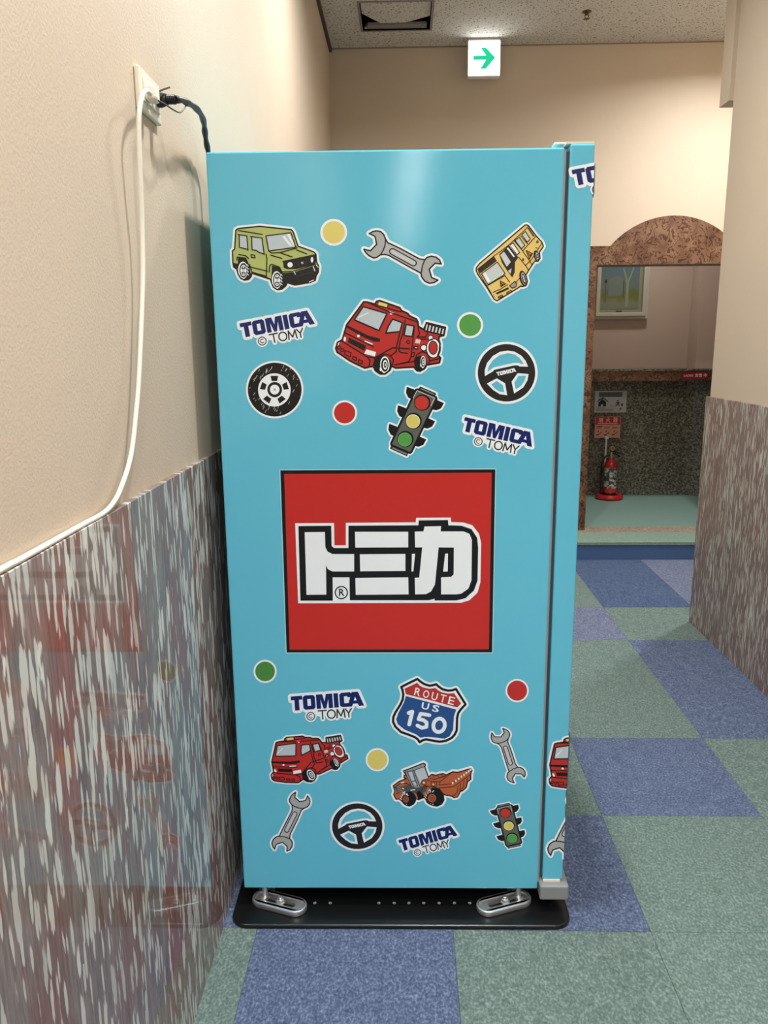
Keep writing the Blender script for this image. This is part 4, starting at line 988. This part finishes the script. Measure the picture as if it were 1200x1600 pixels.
# ------------------------------------------------------------------ alcove things
YW = 6.93
def wall_pt(px, py, y=YW): p = PX(px, py, 1, y); return p.x, p.z
def picture():
    (xl, zt), (xr, zb) = (1.602, 2.20), (2.07, 1.655)
    t = tag(empty('framed_picture', ((xl+xr)/2, YW, zb)), 'watercolour landscape in a stepped cream frame in the alcove', 'picture'); o0 = Vector(t.location)
    def part(q, nm, mt, par=t, **k): o = q.build(nm, mt, par, **k); o.location = -o0 if par is t else (0, 0, 0); return o
    fm = plain('cream_frame_wood', (196, 190, 172), 0.4)
    def ringp(a, y0, y1): 
        l = [(xl+a[0],y0,zb+a[0]),(xr-a[0],y0,zb+a[0]),(xr-a[0],y0,zt-a[0]),(xl+a[0],y0,zt-a[0])]; h = [(xl+a[1],y0,zb+a[1]),(xr-a[1],y0,zb+a[1]),(xr-a[1],y0,zt-a[1]),(xl+a[1],y0,zt-a[1])]
        q = MB(); q.prism(l, (0,y1-y0,0), None, [h]); return q
    part(ringp((0,0.03), YW-0.045, YW), 'outer_moulding', fm, bevel=0.004); part(ringp((0.024,0.055), YW-0.062, YW-0.002), 'inner_moulding', fm, bevel=0.004)
    q = MB(); q.box(xl+0.05, xr-0.05, YW-0.018, YW-0.01, zb+0.05, zt-0.05); part(q, 'mount', plain('olive_mount_card', (148, 146, 116), 0.8))
    q = MB(); q.box((xl+xr)/2-0.03, (xr+xl)/2+0.02, YW-0.021, YW-0.017, zb+0.062, zb+0.072); part(q, 'title_plate', plain('dark_brass', (60, 52, 40), 0.5))
    # painted sheet: soft procedural watercolour in bands
    mt, nt, b = new_mat('watercolour_landscape')
    tc = N(nt, 'ShaderNodeTexCoord'); sp = N(nt, 'ShaderNodeSeparateXYZ'); nt.links.new(tc.outputs['Generated'], sp.inputs[0])
    n = noise(nt, coords(nt), 16, 4)
    ad = N(nt, 'ShaderNodeMath', operation='MULTIPLY_ADD'); ad.inputs[1].default_value = 0.22; nt.links.new(n.outputs['Fac'], ad.inputs[0])
    sb = N(nt, 'ShaderNodeMath', operation='SUBTRACT'); sb.inputs[1].default_value = 0.11; nt.links.new(sp.outputs[2], sb.inputs[0]); nt.links.new(sb.outputs[0], ad.inputs[2])
    r = ramp(nt, ad.outputs[0], [(0.0, (124, 132, 116)), (0.14, (130, 136, 112)), (0.22, (120, 124, 58)), (0.34, (104, 116, 76)), (0.45, (112, 126, 114)), (0.7, (104, 122, 122)), (1.0, (88, 112, 128))])
    nt.links.new(r.outputs['Color'], b.inputs['Base Color']); b.inputs['Roughness'].default_value = 0.35
    q = MB(); q.box(xl+0.075, xr-0.08, YW-0.0205, YW-0.0185, zb+0.085, zt-0.07); sheet = part(q, 'painted_sheet', mt)
    pale, dk = plain('pale_trunk_paint', (146, 152, 124), 0.6), plain('thin_dark_paint', (84, 96, 80), 0.6)
    yq = YW-0.0212
    q = MB(); cx = xl+0.29; q.prism([(cx-0.014,yq,zb+0.10),(cx+0.014,yq,zb+0.10),(cx+0.010,yq,zb+0.30),(cx+0.05,yq,zb+0.42),(cx+0.04,yq,zb+0.425),(cx+0.002,yq,zb+0.32),(cx-0.035,yq,zb+0.42),(cx-0.045,yq,zb+0.415),(cx-0.010,yq,zb+0.29)], (0,0.0006,0)); part(q, 'painted_tree', pale)
    q = MB(); lx = xl+0.105; q.box(lx, lx+0.006, yq, yq+0.0006, zb+0.13, zb+0.33); q.box(lx-0.008, lx+0.014, yq, yq+0.0006, zb+0.30, zb+0.325); part(q, 'painted_lamp_post', dk)
    q = MB(); q.box(lx+0.15, lx+0.154, yq, yq+0.0006, zb+0.18, zb+0.32); part(q, 'painted_pole', dk)
    q = MB(); q.prism([(xl+0.13,yq,zb+0.19),(xl+0.26,yq,zb+0.19),(xl+0.26,yq,zb+0.33),(xl+0.21,yq,zb+0.36),(xl+0.16,yq,zb+0.34),(xl+0.13,yq,zb+0.33)], (0,0.0005,0)); part(q, 'painted_house', plain('grey_green_paint', (118, 130, 116), 0.6))
picture()

def wall_card(name, corners, depth, mt, label, cat, y):
    (xl, zt), (xr, zb) = corners
    t = tag(empty(name, ((xl+xr)/2, y, zb)), label, cat)
    q = MB(); q.box(xl-(xl+xr)/2, xr-(xl+xr)/2, -depth, 0, 0, zt-zb); q.build('card', mt, t)
    return t, (xr-xl), (zt-zb)
def flat(parent, loops, mt, nm, y, th=0.0006):
    q = MB()
    for l in loops: q.prism([(x, y, z) for x, z in l], (0, th, 0))
    return q.build(nm, mt, parent)
def flat_text(parent, body, x0, x1, z0, z1, mt, nm, y, off=0.0):
    vs, fs = text2d(body, off); q = MB(); q.add([(x0+(x1-x0)*a, y, z0+(z1-z0)*b) for a, b in vs], fs)
    return q.build(nm, mt, parent)
def notice():
    t, W, H = wall_card('evacuation_notice', ((1.667, 1.050), (1.942, 0.862)), 0.004, plain('notice_grey_card', (196, 198, 200), 0.5), 'grey notice with a house and a walking figure on granite', 'sign', YW)
    k = plain('notice_black_ink', (20, 20, 22), 0.6); y = -0.0048; s = lambda l: [(x*W-W/2, z*H) for x, z in l]
    flat(t, [s([(.12,.72),(.86,.72),(.86,.94),(.12,.94)])], plain('notice_dark_band', (92, 98, 104), 0.5), 'header_band', y)
    flat(t, [s([(.12,.48),(.12,.28),(.20,.28),(.20,.38),(.27,.38),(.27,.28),(.36,.28),(.36,.48),(.24,.64)])], k, 'house_body', y)
    flat(t, [s([(.07,.48),(.25,.66),(.43,.48),(.43,.52),(.25,.72),(.15,.62),(.15,.66),(.12,.66),(.12,.58),(.07,.52)])], k, 'house_roof', y)
    fig = [[(.72,.50),(.75,.50),(.76,.40),(.80,.30),(.78,.28),(.735,.38),(.68,.28),(.65,.29),(.71,.40)], [(.72,.50),(.66,.44),(.67,.42),(.73,.46)], [(.75,.50),(.79,.44),(.78,.42),(.74,.46)],
           [(.725+.022*math.cos(a), .545+.032*math.sin(a)) for a in [k_*math.pi/5 for k_ in range(10)]]]
    flat(t, [s(l) for l in fig], k, 'walking_figure', y)
    for l in ([(.845,.29),(.89,.29),(.89,.42),(.845,.42)], [(.50,.29),(.53,.29),(.53,.32),(.50,.32)], [(.57,.29),(.60,.29),(.60,.32),(.57,.32)]): flat(t, [s(l)], k, 'small_mark', y)
    g = plain('notice_grey_ink', (120, 120, 122), 0.6)
    flat(t, [s([(.05,z),(.60,z),(.60,z+.02),(.05,z+.02)]) for z in (.10,.15)]+[s([(.05,.20),(.32,.20),(.32,.225),(.05,.225)])], g, 'fine_print', y)
    flat(t, [s([(.82+.04*math.cos(a), .17+.06*math.sin(a)) for a in [k_*math.pi/6 for k_ in range(12)]])], g, 'round_mark', y)
notice()
def ladies_sign():
    yl = 6.93-0.24
    (x0, z1), (x1, z0) = wall_pt(1067, 582, yl), wall_pt(1118, 594, yl)
    t, W, H = wall_card('restroom_sign', ((2.325, 1.2155), (2.53, 1.1575)), 0.004, plain('dark_red_sign', (150, 24, 40), 0.4), 'dark red LADIES sign on the brown alcove ledge', 'sign', yl)
    wm = plain('sign_white_ink', (225, 222, 216), 0.5)
    flat_text(t, 'LADIES', -W/2+0.015, -W/2+0.090, 0.020, 0.038, wm, 'lettering', -0.0046)
    flat_text(t, '女性 中', -W/2+0.105, -W/2+0.205, 0.016, 0.046, wm, 'lettering', -0.0046, 0.01)
ladies_sign()
def extinguisher():
    cx, cy = 1.792, 6.765; zf = STEP_Z
    st = tag(empty('extinguisher_stand', (cx, cy, zf)), 'red ring stand with a pole and extinguisher sign in the alcove', 'stand')
    q = MB(); q.lathe([(0.0,0.0),(0.098,0.0),(0.118,0.010),(0.120,0.024),(0.110,0.040),(0.090,0.046),(0.074,0.040),(0.068,0.014),(0.0,0.012)], n=40, cap=False); q.build('base_ring', M_RED, st, smooth=True)
    q = MB(); q.tube([(-0.028,0.085,0.03),(-0.028,0.085,0.58)], 0.008, 12); q.build('pole', M_WHITE, st, smooth=True)
    q = MB(); q.box(-0.135, 0.085, 0.076, 0.080, 0.525, 0.71); sg = q.build('sign_plate', plain('sign_pink_card', (214, 158, 138), 0.5), st)
    q = MB(); q.box(-0.042, -0.014, 0.066, 0.090, 0.515, 0.540); q.build('sign_clip', M_WHITE, st)
    rd = plain('sign_red_print', (190, 26, 30), 0.5); wi = plain('sign_white_print', (230, 214, 206), 0.5); dk = plain('sign_brown_print', (110, 40, 34), 0.5)
    hd = flat(sg, [[(-0.131,0.640),(0.081,0.640),(0.081,0.706),(-0.131,0.706)]], rd, 'header_band', 0.0754)
    for i, ch in enumerate('消火器'): flat_text(sg, ch, -0.106+i*0.063, -0.066+i*0.063, 0.660, 0.700, wi, 'lettering', 0.0747, 0.01)
    flat(sg, [[(-0.11,0.648),(0.06,0.648),(0.06,0.653),(-0.11,0.653)]], wi, 'small_lettering', 0.0747)
    pic = []
    for i in range(3):
        bx = -0.12+i*0.068; pic += [[(bx,0.605),(bx+0.045,0.612),(bx+0.045,0.618),(bx,0.612)], [(bx,0.545),(bx+0.018,0.548),(bx+0.050,0.575),(bx+0.046,0.58),(bx+0.02,0.558),(bx,0.556)], [(bx+0.012,0.575),(bx+0.022,0.575),(bx+0.022,0.588),(bx+0.012,0.588)]]
    flat(sg, pic, dk, 'pictograms', 0.0754); flat(sg, [[(-0.118,0.62),(-0.07,0.62),(-0.07,0.63),(-0.118,0.63)]], rd, 'red_note', 0.0754)
    t = tag(empty('fire_extinguisher', (cx, cy, zf+0.014)), 'red fire extinguisher with a black hose standing in a red ring', 'fire extinguisher')
    q = MB(); q.lathe([(0.050,0.0),(0.056,0.006),(0.056,0.27),(0.053,0.295),(0.042,0.318),(0.026,0.332),(0.022,0.345),(0.0,0.345)], n=32); q.build('cylinder', M_RED, t, smooth=True)
    # wrapped instruction label
    lab, nt, b = new_mat('extinguisher_label')
    vo = N(nt, 'ShaderNodeTexVoronoi', feature='F1', distance='CHEBYCHEV'); vo.inputs['Scale'].default_value = 48; nt.links.new(coords(nt, (1,1,1.4)), vo.inputs['Vector'])
    se = N(nt, 'ShaderNodeSeparateColor'); nt.links.new(vo.outputs['Color'], se.inputs[0])
    r = ramp(nt, se.outputs[0], [(0.0, (60, 66, 62)), (0.35, (150, 146, 136)), (0.6, (196, 190, 178)), (0.85, (92, 96, 84))], 'CONSTANT')
    nt.links.new(r.outputs['Color'], b.inputs['Base Color']); b.inputs['Roughness'].default_value = 0.35
    q = MB(); n = 30
    a0, a1 = math.radians(-175), math.radians(-10); vs = []; fs = []
    for k in range(n+1):
        a = a0+(a1-a0)*k/n
        for z in (0.085, 0.265): vs.append((0.0566*math.cos(a), 0.0566*math.sin(a), z))
    for k in range(n): fs.append((2*k, 2*k+2, 2*k+3, 2*k+1))
    q.add(vs, fs); q.build('label_wrap', lab, t, smooth=True)
    q = MB(); q.lathe([(0.0565,0.0),(0.0572,0.001),(0.0572,0.045),(0.0565,0.046)], n=32, cap=False); q.build('base_band', M_BLACK, t)
    q = MB(); q.lathe([(0.018,0.343),(0.018,0.375),(0.012,0.39),(0.012,0.40)], n=18); q.build('valve', M_ALU, t, smooth=True)
    q = MB(); q.prism([(-0.01,-0.008,0.395),(0.02,-0.008,0.398),(0.085,-0.008,0.378),(0.088,-0.008,0.384),(0.02,-0.008,0.410),(-0.015,-0.008,0.408)], (0,0.016,0)); q.build('lever', M_BLACK, t)
    q = MB(); q.prism([(-0.005,-0.008,0.380),(0.03,-0.008,0.378),(0.080,-0.008,0.352),(0.082,-0.008,0.358),(0.03,-0.008,0.388),(-0.005,-0.008,0.390)], (0,0.016,0)); q.build('carry_handle', M_BLACK, t)
    q = MB(); q.tube(ring3((0.006,-0.012,0.428), 0.016), 0.003, 8); q.build('safety_pin', plain('yellow_plastic', (206, 178, 60), 0.4), t)
    q = MB(); q.tube(catmull([(-0.015,-0.01,0.372),(-0.045,-0.015,0.365),(-0.075,-0.02,0.330),(-0.085,-0.02,0.26),(-0.086,-0.02,0.16),(-0.080,-0.02,0.09),(-0.070,-0.02,0.045)], 6), 0.0072, 10); h = q.build('hose', M_CORDB, t, smooth=True)
    q = MB(); q.lathe([(0.010,0.035),(0.013,0.04),(0.010,0.10),(0.008,0.105)], (-0.074,-0.02,0), 14); q.build('nozzle', M_CORDB, h)
def ring3(c, r, n=16): return [(c[0]+r*math.cos(2*math.pi*k/n), c[1], c[2]+r*math.sin(2*math.pi*k/n)) for k in range(n+1)]
extinguisher()
bpy.context.view_layer.update()
